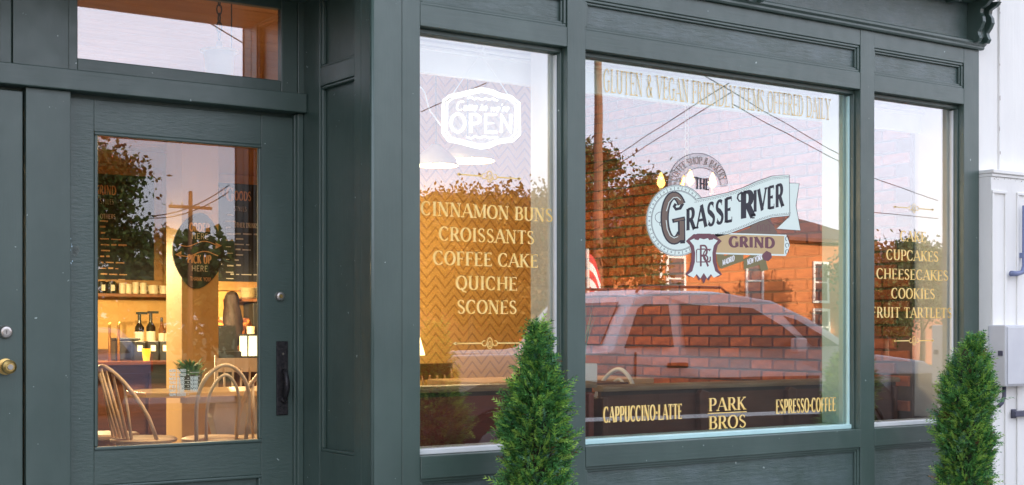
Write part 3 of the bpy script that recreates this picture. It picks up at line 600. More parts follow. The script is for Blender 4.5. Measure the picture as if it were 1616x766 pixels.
# exposed brick side wall
mort = noisy('brick_mortar', (.10, .075, .06), (.14, .10, .08), .9, (20, 20, 20), 4, .4)
brk = noisy('old_red_brick', (.44, .125, .05), (.27, .07, .035), .75, (14, 9, 20), 5, .6, (70, 70, 70), rnd=.35)
brk_i = noisy('old_red_brick_joined', (.44, .125, .05), (.27, .07, .035), .75, (14, 9, 20), 5, .6, (70, 70, 70), rnd=.35, island=True)
bw = struct(bx('brick_wall', mort, None, XB + .012, XB + .19, .346, 10.6, 0, CZ + .1))
random.seed(11); CH, BL = .0775, .212
bms = []
for k in range(5):
    mbk = MB(); j = lambda: random.uniform(-.003, .003)
    l2, h2 = (BL - .012) / 2, (CH - .012) / 2
    mbk.add([(0, -l2 + j(), -h2 + j()), (0, l2 + j(), -h2 + j()), (0, l2 + j(), h2 + j()), (0, -l2 + j(), h2 + j()),
             (-.020, -l2 + .004, -h2 + .004), (-.020 + j(), l2 - .004, -h2 + .004), (-.020, l2 - .004, h2 - .004), (-.020 + j(), -l2 + .004, h2 - .004)],
            [(4, 7, 6, 5), (0, 4, 5, 1), (1, 5, 6, 2), (2, 6, 7, 3), (3, 7, 4, 0)])
    o = mbk.build('brick', brk); bms.append(o.data); bpy.data.objects.remove(o)
cand = []
for r_ in range(int((CZ - FZ) / CH)):
    for c_ in range(int(3.8 / BL) + 1):
        y = .46 + c_ * BL + (BL / 2 if r_ % 2 else 0); z = FZ + .04 + r_ * CH
        if y > 3.84: continue
        Zd = sn * XB + cs * (y + D); vis = 1.0 if (.95 < z < 2.62 and y > .2) else .2
        cand.append((-vis / Zd, y, z))
cand.sort(); br2 = MB()
for i, (q, y, z) in enumerate(cand):
    if i < 300:
        o = bpy.data.objects.new('brick', bms[i % 5]); C.objects.link(o); o.parent = bw; o.location = (XB + .012, y, z)
    else:
        m_ = bms[i % 5]; br2.add([(v.co.x + XB + .012, v.co.y + y, v.co.z + z) for v in m_.vertices], [tuple(p.vertices) for p in m_.polygons])
br2.build('brick_courses', brk_i, bw, kind='stuff')

# ------------------------------------------------------------------ interior furniture
rail_wood = noisy('worn_rail_wood', (.30, .22, .14), (.16, .10, .06), .45, (3, 12, 30), 5, .25)
def pew(label, x0, x1, m, zt, sup=()):
    t = thing('pew', label, 'pew', ((x0 + x1) / 2, .42, FZ - .002)); hw = (x1 - x0) / 2; zz = zt - FZ + .002
    bx('back_panel', m, t, -hw, hw, 0, .025, .34, zz - .03); c = MB(); c.prism([(-.03, zz - .03), (-.035, zz - .012), (-.02, zz), (.05, zz + .004), (.055, zz - .03)], 'x', -hw - .01, hw + .01); c.build('top_rail', rail_wood, t, bevel=.003)
    bx('lower_rail', wood_gold if m is wood_dark else m, t, -hw, hw, -.006, .03, .22, .339, .004); bx('seat', wood_gold, t, -hw, hw, .03, .46, .40, .43, .006)
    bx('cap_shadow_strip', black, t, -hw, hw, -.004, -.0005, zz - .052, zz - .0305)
    for s in (-hw, hw - .035): bx('end_panel', m, t, s, s + .035, -.02, .46, 0, zz - .06, .006)
    for xs, zb in sup:
        mb = MB(); mb.prism([(xs - .03, .30), (xs + .02, .30), (xs + .035, .60), (xs + .055, zz - .05), (xs + .0, zz - .035), (xs - .022, zz - .06), (xs - .012, .60)], 'y', -.045, -.0055); mb.build('back_brace', wood_dark, t, bevel=.006)
    return t
pew('red brown wooden pew with worn top rail behind the bakery menu window', 3.12, 4.50, wood_red, 1.065)
pew('dark brown wooden pew behind the badge window, braces on its back', 4.56, 6.90, wood_dark, 1.042, ((-.49, 0), (.20, 0)))

def windsor(label, loc, rz, group='wooden chairs around the cafe table'):
    t = thing('windsor_chair', label, 'chair', loc, rz, group)
    MB().lathe([(.17, .415), (.205, .425), (.21, .44), (.195, .452)], n=24).build('seat', wood_chair, t, smooth=False)
    for sx_, sy_ in ((1, 1), (1, -1), (-1, 1), (-1, -1)):
        MB().tube([(.11 * sx_, .11 * sy_, .42), (.15 * sx_, .15 * sy_, .22), (.185 * sx_, .185 * sy_, 0)], [.015, .02, .012], 8).build('leg', wood_chair, t, smooth=True)
    bow = [(-.02 - .17 * math.sin(R(a)) - .10 * max(0, math.sin(R(a))) , .19 * math.cos(R(a)), .45 + .46 * math.sin(R(a)) ** .75) for a in sub(16, 0, 180)]
    MB().tube(bow, .014, 8).build('back_bow', wood_chair, t, smooth=True)
    for k in range(6):
        y = -.125 + k * .05; yt = y * 1.05; a = math.acos(max(-1, min(1, yt / .19))); top_ = (-.02 - .27 * math.sin(a), yt, .45 + .46 * math.sin(a) ** .75)
        MB().tube([(-.15, y * .9, .44), tuple((Vector((-.15, y * .9, .44)) + Vector(top_)) / 2), top_], [.009, .012, .008], 6).build('spindle', wood_chair, t, smooth=True)
    MB().tube([(-.13, .13, .16), (.13, .13, .18)], .009, 6).build('stretcher', wood_chair, t); MB().tube([(-.13, -.13, .16), (.13, -.13, .18)], .009, 6).build('stretcher', wood_chair, t)
    return t
def railback(label, loc, rz, group='wooden chairs around the cafe table', wood_chair=wood_chair):
    t = thing('spindle_back_chair', label, 'chair', loc, rz, group)
    MB().lathe([(.17, .415), (.205, .425), (.21, .44), (.195, .452)], n=24).build('seat', wood_chair, t)
    for sx_, sy_ in ((1, 1), (1, -1), (-1, 1), (-1, -1)): MB().tube([(.11 * sx_, .11 * sy_, .42), (.15 * sx_, .15 * sy_, .22), (.185 * sx_, .185 * sy_, 0)], [.015, .02, .012], 8).build('leg', wood_chair, t, smooth=True)
    for s in (-1, 1): MB().tube([(-.15, s * .17, .44), (-.22, s * .19, .68), (-.29, s * .20, .93)], [.014, .017, .012], 8).build('back_post', wood_chair, t, smooth=True)
    for k in range(5): y = -.12 + k * .06; MB().tube([(-.155, y, .44), (-.26, y * 1.1, .83)], .008, 6).build('spindle', wood_chair, t, smooth=True)
    mb = MB(); cr_ = [(-.245, y, ) for y in (0,)]
    pts = [(-.262 - .03 * (1 - (y / .2) ** 2), y) for y in sub(8, -.205, .205)]
    mb.prism([(x, y) for x, y in pts] + [(x - .018, y) for x, y in pts[::-1]], 'z', .80, .91); mb.build('top_rail', wood_chair, t, bevel=.004)
    return t
ta = thing('cafe_table', 'long pale wooden cafe table on a white pedestal seen through the door', 'table', (3.75, 3.32, FZ))
tz = .740
MB().prism([(-.66, -.18), (-.45, -.30), (.72, -.30), (.86, -.15), (.86, .35), (-.45, .38), (-.66, .22)], 'z', tz - .032, tz).build('tabletop', wood_top, ta, bevel=.004)
wped = noisy('whitewashed_pedestal', (.80, .74, .68), (.72, .66, .60), .6, (8, 8, 8), 4, .2)
bx('apron', wped, ta, -.34, .50, -.06, .06, tz - .085, tz - .033, .004)
pf = [(-.20, .02), (-.24, .10), (-.14, .22), (-.12, .34), (-.19, .44), (-.22, .56), (-.20, tz - .086)]
MB().prism([(x + .06, z) for x, z in pf] + [(-x + .10, z) for x, z in pf[::-1]], 'y', -.05, .05).build('pedestal', wped, ta, bevel=.006)
bx('foot', wood_top, ta, -.22, .34, -.20, .20, 0, .03, .01)
windsor('bow back windsor chair facing right at the near left end of the table', (3.13, 3.28, FZ), R(10))
railback('spindle back chair with a solid top rail, leftmost chair behind the door glass', (3.06, 3.78, FZ), R(-15))
windsor('bow back windsor chair at the right edge of the door glass', (3.80, 2.93, FZ), R(80))
railback('yellow lit chair with solid top rail behind the table on the right', (4.35, 4.6, FZ), R(-120))
def bentwood(label, loc, rz, m=wood_chair, group=None):
    t = thing('bentwood_chair', label, 'chair', loc, rz, group)
    MB().lathe([(.17, .43), (.195, .44), (.195, .455), (.17, .465)], n=24).build('seat', m, t)
    def hoop(w_, h_, zb, k): return [(w_ * (1 - (.18 if k else .10) * math.sin(R(a)) ** 3) * math.cos(R(a)) * (1.0 + (.22 * math.sin(2 * R(a if a < 90 else 180 - a)))), -.17 - .09 * (math.sin(R(a)) ** .7), zb + (h_) * math.sin(R(a)) ** .62) for a in sub(24, 0, 180)]
    MB().tube(hoop(.155, .50, .42, 0), .0125, 8).build('back_hoop', m, t, smooth=True); MB().tube(hoop(.095, .42, .44, 1), .010, 8).build('inner_hoop', m, t, smooth=True)
    for sx_ in (1, -1):
        MB().tube([(.12 * sx_, .12, .44), (.17 * sx_, .17, 0)], [.015, .011], 8).build('leg', m, t, smooth=True); MB().tube([(.15 * sx_, -.16, .45), (.17 * sx_, -.20, 0)], [.013, .011], 8).build('leg', m, t, smooth=True)
        MB().tube([(sx_ * .085 + .075 * math.cos(R(a)), -.165, .30 + .115 * math.sin(R(a))) for a in sub(10, 0, 180)], .008, 6).build('leg_brace', m, t, smooth=True)
    return t
bentwood('bentwood chair with double hoop back, its back to the door glass', (3.45, 2.93, FZ), R(-6), group='wooden chairs around the cafe table')
# chairs at the table beyond the pews
t2 = thing('side_table', 'pale table behind the red pew, level with its top rail', 'table', (5.05, 1.62, FZ)); bx('tabletop', wood_top, t2, -.62, .62, -.34, .34, .80, .835, .006); MB().tube([(0, 0, 0), (0, 0, .80)], .05, 10).build('pedestal', wped, t2); MB().lathe([(.24, 0), (.22, .03), (.05, .06)]).build('foot', wped, t2)
railback('chair with broad orange top rail against the chevron wallpaper', (4.88, 2.35, FZ), R(-82), 'chairs beyond the red pew', wood_gold)
bentwood('bentwood chair at the left edge of the bakery menu window', (4.26, 1.95, FZ), R(165), group='chairs beyond the red pew')
wloop = mat('white_enamel_chair', (.8, .8, .78), .4)
bentwood('white bentwood chair beside the white planter, only its hoop showing over the pew', (5.02, 1.10, FZ - .02), R(100), wloop)

# plants indoors
leafg = noisy('indoor_leaf', (.06, .20, .09), (.12, .32, .16), .5, (9, 9, 9), 3, 0, rnd=.3, island=True); leafb = noisy('succulent_leaf', (.10, .17, .18), (.16, .25, .26), .5, (9, 9, 9), 3, 0)
def blade(mb, base, ang, h, lean, w_, n=5, curl=1.6):
    dx, dy = math.cos(ang), math.sin(ang); A = []; B = []
    for i in range(n + 1):
        t = i / n; r_ = lean * t ** curl; ww = w_ * (1 - t) ** .6 * (.5 + t if t < .5 else 1) + .0004; z = h * t * (1 - .25 * t * (lean / max(h, .01)))
        c = (base[0] + dx * r_, base[1] + dy * r_, base[2] + z); A.append((c[0] - dy * ww, c[1] + dx * ww, c[2])); B.append((c[0] + dy * ww, c[1] - dx * ww, c[2]))
    mb.add(A + B, [(i, i + 1, n + 2 + i, n + 1 + i) for i in range(n)])
def potplant(name, label, loc, potm, r0, hpot, square, kind):
    t = thing(name, label, 'potted plant', loc)
    if square: MB().prism([(-r0, -r0), (r0, -r0), (r0, r0), (-r0, r0)], 'z', 0, hpot).build('pot', potm, t, bevel=.006)
    else: MB().lathe([(r0 * .75, 0), (r0, hpot), (r0 * .9, hpot), (r0 * .85, hpot - .01)], n=20).build('pot', potm, t)
    mb = MB(); n = {'snake': 46, 'succulent': 11, 'grass': 120, 'bush': 160}[kind]
    for k in range(n):
        a = random.uniform(0, 6.28); rr = random.uniform(0, r0 * .7); bpos = (rr * math.cos(a), rr * math.sin(a), hpot - .01)
        if kind == 'snake': blade(mb, bpos, a, random.uniform(.24, .46), random.uniform(.02, .09), random.uniform(.004, .009))
        elif kind == 'succulent': blade(mb, (0, 0, hpot), k * .57, .07, .10, .013, 5, 1.0)
        elif kind == 'grass': blade(mb, bpos, a, random.uniform(.15, .30), random.uniform(.01, .09), .003)
        else: blade(mb, (bpos[0] * 1.6, bpos[1] * 1.6, hpot + random.uniform(-.02, .05)), a, random.uniform(.03, .08), random.uniform(.03, .08), .014, 3)
    mb.build('leaves', leafb if kind == 'succulent' else leafg, t)
    return t
wpot = mat('white_ceramic', (.82, .84, .84), .3); ppot = noisy('blush_pot', (.74, .50, .42), (.68, .44, .38), .5, (9, 9, 9), 3, 0); bpot = mat('charcoal_pot', (.03, .03, .035), .5)
potplant('potted_grass_plant', 'tall pale green grass plant in a square white pot behind the badge window', (4.72, .84, 1.045), wpot, .085, .105, True, 'snake')
bx('plant_shelf', wood_dark, None, 4.50, 5.00, .72, .96, 1.015, 1.043, .004, label='dark narrow ledge under the square white pot', category='ledge')
potplant('succulent', 'blue grey succulent in a blush pot behind the red pew', (4.82, 1.45, 1.037), ppot, .06, .10, False, 'succulent')
potplant('potted_grass_plant', 'dark green upright grass plant in a blush pot, half behind the first topiary', (5.20, 1.55, 1.037), ppot, .08, .13, False, 'grass')
potplant('table_plant', 'bushy little green plant in a charcoal pot on the cafe table', (3.50, 3.42, FZ + tz + .001), bpot, .075, .10, False, 'bush')

# column with the round blackboard
colp = noisy('painted_column', (.72, .46, .20), (.66, .41, .17), .6, (3, 3, 1), 3, .1)
cx0, cx1 = X_(287, 5.6), X_(345, 5.6)
struct(bx('column', colp, None, cx0, cx1, 5.6, 5.95, FZ, CZ, .004))
chalk = noisy('blackboard', (.022, .022, .025), (.035, .034, .036), .75, (3, 3, 3), 4, 0); chw = mat('chalk_white', (.62, .58, .52), .9); cho = mat('chalk_orange', (.72, .42, .22), .9)
sg = thing('round_blackboard', 'round blackboard sign reading order here and pick up here on the column', 'sign', tuple(P(313, 396, 5.56)))
def SG(x, y, yy=0): p = P(x, y, 5.56); return (p.x - sg.location.x, yy, p.z - sg.location.z)
pl = [(39 * math.cos(R(a)) * (1 + .03 * math.cos(R(4 * a))) + 313, 396 - 58 * math.sin(R(a)) * (1 + .04 * math.cos(R(4 * a + 40)))) for a in sub(36, 0, 350)]
vs = [SG(x, y, 0) for x, y in pl] + [SG(x, y, .02) for x, y in pl]; n = len(pl)
MB().add(vs, [tuple(range(n)), tuple(range(2 * n - 1, n - 1, -1))] + [(i, i + n, (i + 1) % n + n, (i + 1) % n) for i in range(n)]).build('board', chalk, sg)
def sgtext(t, x0, x1, y, h, m, th=.24):
    mb = MB(); k = h; draw_text(mb, t, lambda u, v, k=0: SG(x0 + u, y - v + u * .04, -.001 - (k % 5) * .0001), h, x1 - x0, th, .12, False); mb.build('lettering', m, sg)
sgtext('ORDER', 299, 331, 365, 13, cho); sgtext('HERE', 302, 329, 377, 9, chw, .12); sgtext('PICK UP', 296, 333, 415, 13, cho); sgtext('HERE', 302, 328, 428, 9, chw, .12); sgtext('THANK YOU!', 300, 333, 443, 6, cho, .14)
mb = MB()
for y0, s in ((385, 1), (401, -1)):
    pts = [(x, y0 + 4 * math.sin((x - 280) / 9)) for x in sub(24, 282, 344)]
    A, B = ribbon(pts, 1.5, 'T', 1); k = len(A); mb.add([SG(x, y, -.002) for x, y in A] + [SG(x, y, -.002) for x, y in B], [(i, i + 1, k + i + 1, k + i) for i in range(k - 1)])
    ex, ey = pts[-1] if s > 0 else pts[0]; mb.add([SG(ex - 4 * s, ey - 5, -.002), SG(ex + 6 * s, ey, -.002), SG(ex - 4 * s, ey + 5, -.002)], [(0, 1, 2)])
mb.build('arrows', cho, sg)

# menu boards on the back wall
frw = noisy('board_frame_wood', (.50, .28, .10), (.42, .22, .08), .5, (9, 9, 9), 3, .1)
def menu(label, pxa, pxb, ya, yb, title, tx0, tx1, ty, th, Y=10.56):
    a = P(pxa, ya, Y); b_ = P(pxb, yb, Y); t = thing('menu_board', label, 'menu board', (0, 0, 0))
    bx('board', chalk, t, a.x, b_.x, Y, Y + .03, b_.z, a.z); f = MB(); wd = .10
    f.box(a.x - wd, b_.x + wd, Y - .02, Y + .03, a.z, a.z + wd); f.box(a.x - wd, b_.x + wd, Y - .02, Y + .03, b_.z - wd, b_.z); f.box(a.x - wd, a.x, Y - .02, Y + .03, b_.z, a.z); f.box(b_.x, b_.x + wd, Y - .02, Y + .03, b_.z, a.z)
    f.build('frame', frw, t, bevel=.005)
    mb = MB(); p0 = P(tx0, ty, Y); draw_text(mb, title, plane_fn(p0.x, p0.z, Y - .002), th, X_(tx1, Y) - p0.x, .2, .1, True); mb.build('lettering', cho, t)
    return t, a, b_, Y
t, a, b_, Y = menu('framed blackboard menu titled the grind at the left of the cafe back wall', 118, 243, 272, 443, 'THE GRIND', 124, 183, 305, .105)
def rows(t, x0, z0, n, dz, lens, h, m, seed):
    random.seed(seed); mb = MB()
    for i in range(n):
        x = x0 + random.uniform(0, .02)
        for w_ in range(random.randint(1, lens)):
            l_ = random.uniform(.03, .12); mb.box(x, x + l_, Y - .0025, Y - .001, z0 - i * dz, z0 - i * dz + h * random.uniform(.5, 1)); x += l_ + .025
    mb.build('chalk_rows', m, t)
rows(t, X_(157, Y), P(157, 350, Y).z, 14, .068, 4, .022, cho, 4)
mb = MB(); p0 = P(158, 322, Y); draw_text(mb, 'STYLES', plane_fn(p0.x, p0.z, Y - .002), .06, .16, .12, .08, False); p0 = P(158, 345, Y); draw_text(mb, 'OTHERS', plane_fn(p0.x, p0.z, Y - .002), .055, .18, .22, .1, False); mb.build('lettering', chw, t)
t, a, b_, Y = menu('framed blackboard menu titled the goods right of the orange column', 338, 433, 288, 446, 'THE', 341, 356, 309, .09, Y=9.02)
struct(bx('wall', plast, None, X_(334, 9.06), XB, 9.052, 9.2, FZ, CZ))
mb = MB(); p0 = P(357, 317, Y); draw_text(mb, 'G', plane_fn(p0.x, p0.z, Y - .002), .15, X_(369, Y) - p0.x, .2, .1); p0 = P(370, 316, Y); draw_text(mb, 'OODS', plane_fn(p0.x, p0.z, Y - .002), .10, X_(396, Y) - p0.x, .2, .1); mb.build('lettering', cho, t)
mb = MB(); p0 = P(369, 333, Y); draw_text(mb, 'STYLES', plane_fn(p0.x, p0.z, Y - .002), .05, .15, .12, .08, False); p0 = P(369, 359, Y); draw_text(mb, 'OTHER DRINKS', plane_fn(p0.x, p0.z, Y - .002), .055, X_(407, Y) - p0.x, .2, .1, True); mb.build('lettering', chw, t)
rows(t, X_(370, Y), P(370, 370, Y).z, 7, .058, 3, .018, chw, 5); rows(t, X_(356, Y), P(356, 340, Y).z, 12, .07, 1, .016, chw, 6); rows(t, X_(363, Y), P(370, 434, Y).z, 1, .06, 6, .016, chw, 8)

# shelves, mugs, bottles
shelfw = noisy('shelf_wood', (.30, .12, .05), (.22, .08, .03), .5, (2, 12, 12), 4, .1); mugm = mat('cream_mug', (.78, .66, .42), .4); dkb = mat('dark_bottle_glass', (.02, .012, .01), .15); lbl = mat('paper_label', (.75, .68, .5), .7)
def shelf(label, pxa, pxb, py, ys=10.3): a = P(pxa, py, ys); return bx('wall_shelf', shelfw, None, a.x, X_(pxb, ys), ys - .02, ys + .25, a.z - .035, a.z, .003, label=label, category='shelf'), a.z
s1, z1 = shelf('wooden wall shelf with a row of mugs under the left menu board', 150, 276, 463)
s2, z2 = shelf('wooden wall shelf with stacked plates right of the person', 366, 428, 471, 8.80)
def mug(label, px, h, r_, z, spx=1):
    t = thing('mug', label, 'mug', (X_(px, 10.4), 10.4, z + .001), 0, 'mugs on the wall shelf'); MB().lathe([(r_ * .85, 0), (r_, .01), (r_, h), (r_ * .88, h), (r_ * .85, .012)], n=14).build('body', mugm, t, smooth=False)
    MB().tube([(r_ * .9 * spx, 0, h * .8), (r_ * 1.5 * spx, 0, h * .7), (r_ * 1.5 * spx, 0, h * .35), (r_ * .9 * spx, 0, h * .2)], .007, 6).build('handle', mugm, t, smooth=True)
for i, (px, h, r_, l_) in enumerate(((193, .125, .038, 'cream mug, leftmost of the light mugs on the shelf'), (203, .115, .036, 'cream mug, second of the light mugs on the shelf'), (214, .135, .038, 'taller cream mug in the middle of the shelf'), (226, .13, .040, 'cream mug just left of the wide cups'), (242, .105, .055, 'wide cream cup near the right end of the shelf'), (259, .10, .058, 'wide cream cup with handle at the right end of the shelf'))): mug(l_, px, h, r_, z1)
for px, l_ in ((161, 'dark canister with pale label at the left end of the shelf'), (176, 'dark canister with pale label next to the mugs')):
    t = thing('canister', l_, 'canister', (X_(px, 10.4), 10.4, z1 + .001)); MB().lathe([(.045, 0), (.05, .01), (.05, .13), (.04, .14)], n=14).build('body', dkb, t); bx('label', lbl, t, -.022, .022, -.052, -.0505, .03, .10)
t = thing('plate_stack', 'stack of cream plates on the right shelf', 'plates', (X_(391, 8.92), 8.92, z2 + .001)); 
for k in range(6): MB().lathe([(.06, 0), (.10, .016), (.096, .018)], (0, 0, k * .02), 18).build('plate', mugm, t)
t = thing('glass_jar', 'small shiny glass jar at the right end of the right shelf', 'jar', (X_(408, 8.92), 8.92, z2 + .001)); MB().lathe([(.03, 0), (.035, .01), (.035, .12), (.02, .13)], n=12).build('body', mat('frosted_glass', (.6, .6, .5), .1), t); MB().lathe([(.036, .131), (.036, .145)], n=12).build('lid', shelfw, t)
# back counter and bar
bx('back_counter', wood_dark, None, X_(150, 10), 6.0, 9.9, 10.58, FZ, P(200, 552, 9.9).z, .004, label='dark back counter along the cafe back wall', category='counter')
zc = P(200, 552, 9.9).z + .001
def bottle(name, label, px, h, r_, pump, cat, grp, glass_=dkb):
    t = thing(name, label, cat, (X_(px, 10.0), 10.0, zc), 0, grp); q = h * (.62 if pump else .6)
    MB().lathe([(r_ * .9, 0), (r_, .01), (r_, q), (r_ * .4, q + .05), (r_ * .35, h * .82)], n=14).build('body', glass_, t, smooth=False)
    MB().lathe([(r_ + .001, q * .35), (r_ + .001, q * .8)], n=14).build('label', lbl, t)
    if pump: MB().tube([(0, 0, h * .82), (0, 0, h)], .02, 8).build('pump', black, t); MB().box(-.035, .085, -.02, .02, h - .005, h + .022).build('spout', black, t)
    else: MB().lathe([(r_ * .42, h * .82), (r_ * .42, h * .95)], n=10).build('cap', black, t)
bottle('pump_bottle', 'left of the two tall syrup bottles with black pump tops', 220, .40, .052, 1, 'bottle', 'pump bottles on the back counter'); bottle('pump_bottle', 'right of the two tall syrup bottles with black pump tops', 238, .41, .052, 1, 'bottle', 'pump bottles on the back counter')
amber = mat('amber_bottle', (.20, .08, .03), .15)
for px, l_ in ((255, 'slim amber bottle right of the pump bottles'), (265, 'slim amber bottle in the middle of the right trio'), (273, 'slim amber bottle against the column')): bottle('slim_bottle', l_, px, .38, .035, 0, 'bottle', 'slim bottles on the back counter', amber)
def barbox(label, pa, pb, h):
    a = P(pa, 553, 9.6); b2 = X_(pb, 9.6); t = thing('bin_row', label, 'bin', ((a.x + b2) / 2, 9.6, zc - .30)); hw = (b2 - a.x) / 2
    bx('bin', black, t, -hw, hw, -.1, .1, 0, h, .004); bx('label', lbl, t, -.035, .035, -.1025, -.1005, h * .35, h * .75)
t = thing('bar_counter', 'long dark wooden bar counter behind the cafe table', 'counter', (0, 0, FZ)); xa, xb = X_(60, 7.9), X_(520, 7.9)
bx('front', wood_dark, t, xa, xb, 7.95, 8.0, 0, .78); bx('top', noisy('bar_top_wood', (.12, .04, .025), (.08, .03, .02), .25, (1, 8, 8), 4, .05), t, xa - .02, xb, 7.88, 8.45, .781, .82, .005)
for k in range(14): bx('front_panel', wood_dark, t, xa + .06 + k * .34, xa + .36 + k * .34, 7.935, 7.949, .08, .70, .004)
BT = FZ + .821
for i, px in enumerate((222, 243, 262, 276)):
    a = X_(px, 8.2); t = thing('supply_bin', ('leftmost', 'second', 'third', 'rightmost')[i] + ' black bin with a square paper label on the bar', 'bin', (a, 8.3, BT), 0, 'labelled bins on the bar'); bx('body', black, t, -.055, .055, -.08, .08, 0, .19, .004); bx('label', lbl, t, -.025, .025, -.082, -.0805, .09, .15)
t = thing('orange_tumbler', 'glowing orange tumbler on the bar among black bins', 'cup', (X_(231, 8.0), 8.0, BT)); MB().lathe([(.03, 0), (.045, .12), (.04, .12), (.028, .01)], n=14).build('body', mat('orange_plastic', (.9, .45, .05), .4), t)
t = thing('espresso_machine', 'dark box shaped machine left of the pump bottles', 'machine', (X_(196, 8.4), 8.4, BT)); bx('body', black, t, -.12, .12, -.1, .1, 0, .20, .01); bx('top_tray', black, t, -.13, .13, -.11, .11, .201, .225, .005)
t = thing('tap_tower', 'pair of tall shiny metal taps at the left of the bar', 'tap', (X_(180, 8.2), 8.2, BT))
for s in (-.045, .045): MB().tube([(s, 0, 0), (s, 0, .34), (s, -.03, .38)], [.014, .014, .008], 10).build('tap', brass, t, smooth=True)
# register side
t = thing('cash_register', 'black cash register with tilted screen in front of the person', 'register', (X_(357, 8.3), 8.3, BT)); bx('base', black, t, -.13, .13, -.1, .12, 0, .08, .006)
MB().prism([(-.02, .08), (.02, .08), (.06, .34), (.03, .35)], 'x', -.12, .12).build('screen', black, t)
dc = thing('pastry_case', 'small lit glass pastry case at the right end of the bar', 'display case', (X_(404, 8.2), 8.2, BT)); bx('base', black, dc, -.15, .15, -.12, .12, 0, .03)
lit = mat('lit_diffuser', (.9, .85, .6), .5, emit=(1, .88, .5), es=1.0)
bx('light_panel', lit, dc, -.13, .13, .10, .12, .03, .24); bx('top', black, dc, -.15, .15, -.12, .12, .241, .26); 
for s in (-.15, .138): bx('frame', black, dc, s, s + .012, -.12, -.108, .03, .241)
t = thing('paper_cup_stack', 'cream stack of paper cups on the bar beside the person', 'cups', (X_(396, 8.5), 8.5, BT)); MB().lathe([(.035, 0), (.045, .34), (.04, .34)], n=12).build('cup', mugm, t)
bx('shelf_unit', noisy('dark_steel', (.05, .045, .04), (.03, .03, .03), .5, (9, 9, 9), 3, 0), None, X_(395, 8.85), X_(416, 8.85), 8.78, 9.04, FZ, 1.62, .01, label='dark upright coffee machine behind the person', category='machine')

# lamps hanging in the room, the one by the cafe table added
def point(loc, e, col=(1, .70, .36), r_=.05):
    l = bpy.data.lights.new('bulb_light', 'POINT'); l.energy = e; l.color = col; l.shadow_soft_size = r_; o = bpy.data.objects.new('bulb_light', l); C.objects.link(o); o.location = loc; return o
bulb = mat('lamp_bulb', (1, .8, .5), .4, emit=(1, .44, .08), es=3.2)
enam = mat('white_enamel_shade', (.70, .68, .62), .4)
def pendant(label, p, e, r_=.19, group='white enamel pendant lamps'):
    t = thing('pendant_lamp', label, 'lamp', tuple(p), 0, group)
    MB().lathe([(.03, .09), (.05, .07), (r_ * .62, .035), (r_ * .95, -.01), (r_, -.05), (r_ - .006, -.05), (r_ * .94, -.012), (r_ * .60, .028), (.04, .06)], n=28).build('shade', enam, t, smooth=True)
    MB().lathe([(.012, .02), (.024, -.005), (.030, -.03), (.018, -.055), (.004, -.06)], n=14).build('bulb', bulb, t, smooth=True)
    MB().tube([(0, 0, .09), (0, 0, CZ - p[2])], .004, 6).build('cord', black, t)
    o = point((.065, 0, -.045), e, r_=.02); o.parent = t; return t
pendant('white enamel pendant lamp just under the open sign', P(738, 243, 2.7), 22)
pendant('white enamel pendant lamp at the left edge of the menu window, bulb showing', P(688, 250, 2.5), 16, .15)
for i, (x, y, zl_, en_) in enumerate(((2.2, 7.6, 2.3, 190), (3.85, 7.6, 2.1, 160), (5.32, 7.6, 2.02, 125))): pendant(('left', 'middle', 'right')[i] + ' enamel pendant lamp over the dark bar counter', (x, y, zl_), en_ * 1.15, .17, 'pendant lamps over the bar')
pendant('added enamel pendant lamp hidden behind the door top rail, lighting the cafe table and chairs', (3.3, 2.3, 2.55), 46, .17)  # added lamp, kept out of sight, to brighten the chairs
# hanging lantern behind the transom
p = P(346, 95, 1.6); ln_ = thing('hanging_lantern', 'pale glass lantern on a dark chain behind the transom light', 'lamp', tuple(p))
MB().lathe([(.07, -.10), (.075, 0), (.085, .045), (.02, .07), (.012, .10)], n=18).build('shade', mat('pale_blue_glass', (.55, .62, .78), .3), ln_, smooth=True); MB().lathe([(.10, .04), (.10, .052)], n=18).build('rim', enam, ln_)
def chain(parent, z0, z1, m, s=.02, r_=.004):
    k = 0; z = z0
    while z < z1:
        a = [((s * .5 * math.cos(R(q)) if k % 2 else 0), (0 if k % 2 else s * .5 * math.cos(R(q))), z + s + s * math.sin(R(q)) * 1.0) for q in sub(8, 0, 360)]
        MB().tube(a, r_, 5, False).build('chain_link', m, parent, smooth=True); z += s * 1.65; k += 1
chain(ln_, .10, CZ - p.z - .02, black, .028)
# chandelier
p = P(1084, 307, 1.75); chd = thing('chandelier', 'candle bulb chandelier hanging on a white chain behind the badge', 'chandelier', tuple(p))
brz = mat('aged_bronze', (.22, .11, .04), .35, .7)
MB().lathe([(.01, -.10), (.03, -.07), (.018, -.03), (.035, 0), (.018, .05), (.012, .15), (.03, .17), (.05, .18), (.012, .20)], n=16).build('stem', brz, chd, smooth=True)
for k in range(4):
    a = R(-35 + 90 * k); r_ = .175; c, s = math.cos(a), math.sin(a)
    am = MB().tube([(c * q * r_, s * q * r_, h) for q, h in ((.1, -.04), (.35, -.085), (.7, -.08), (.95, -.035), (1, .0))], .007, 8).build('arm', brz, chd, smooth=True)
    MB().lathe([(.022, 0), (.024, .006), (.010, .01), (.010, .045)], (c * r_, s * r_, 0), 12).build('candle_sleeve', enam, am)
    MB().lathe([(.010, .046), (.026, .065), (.028, .082), (.014, .125), (.002, .15)], (c * r_, s * r_, 0), 12).build('bulb', bulb, am, smooth=True)
o = point((0, 0, -.14), 2, (1, .55, .2), .15); o.parent = chd
chain(chd, .20, CZ - p.z - .02, enam, .032, .0045); MB().lathe([(.06, CZ - p.z - .03), (.05, CZ - p.z - .002)], n=16).build('ceiling_rose', enam, chd)

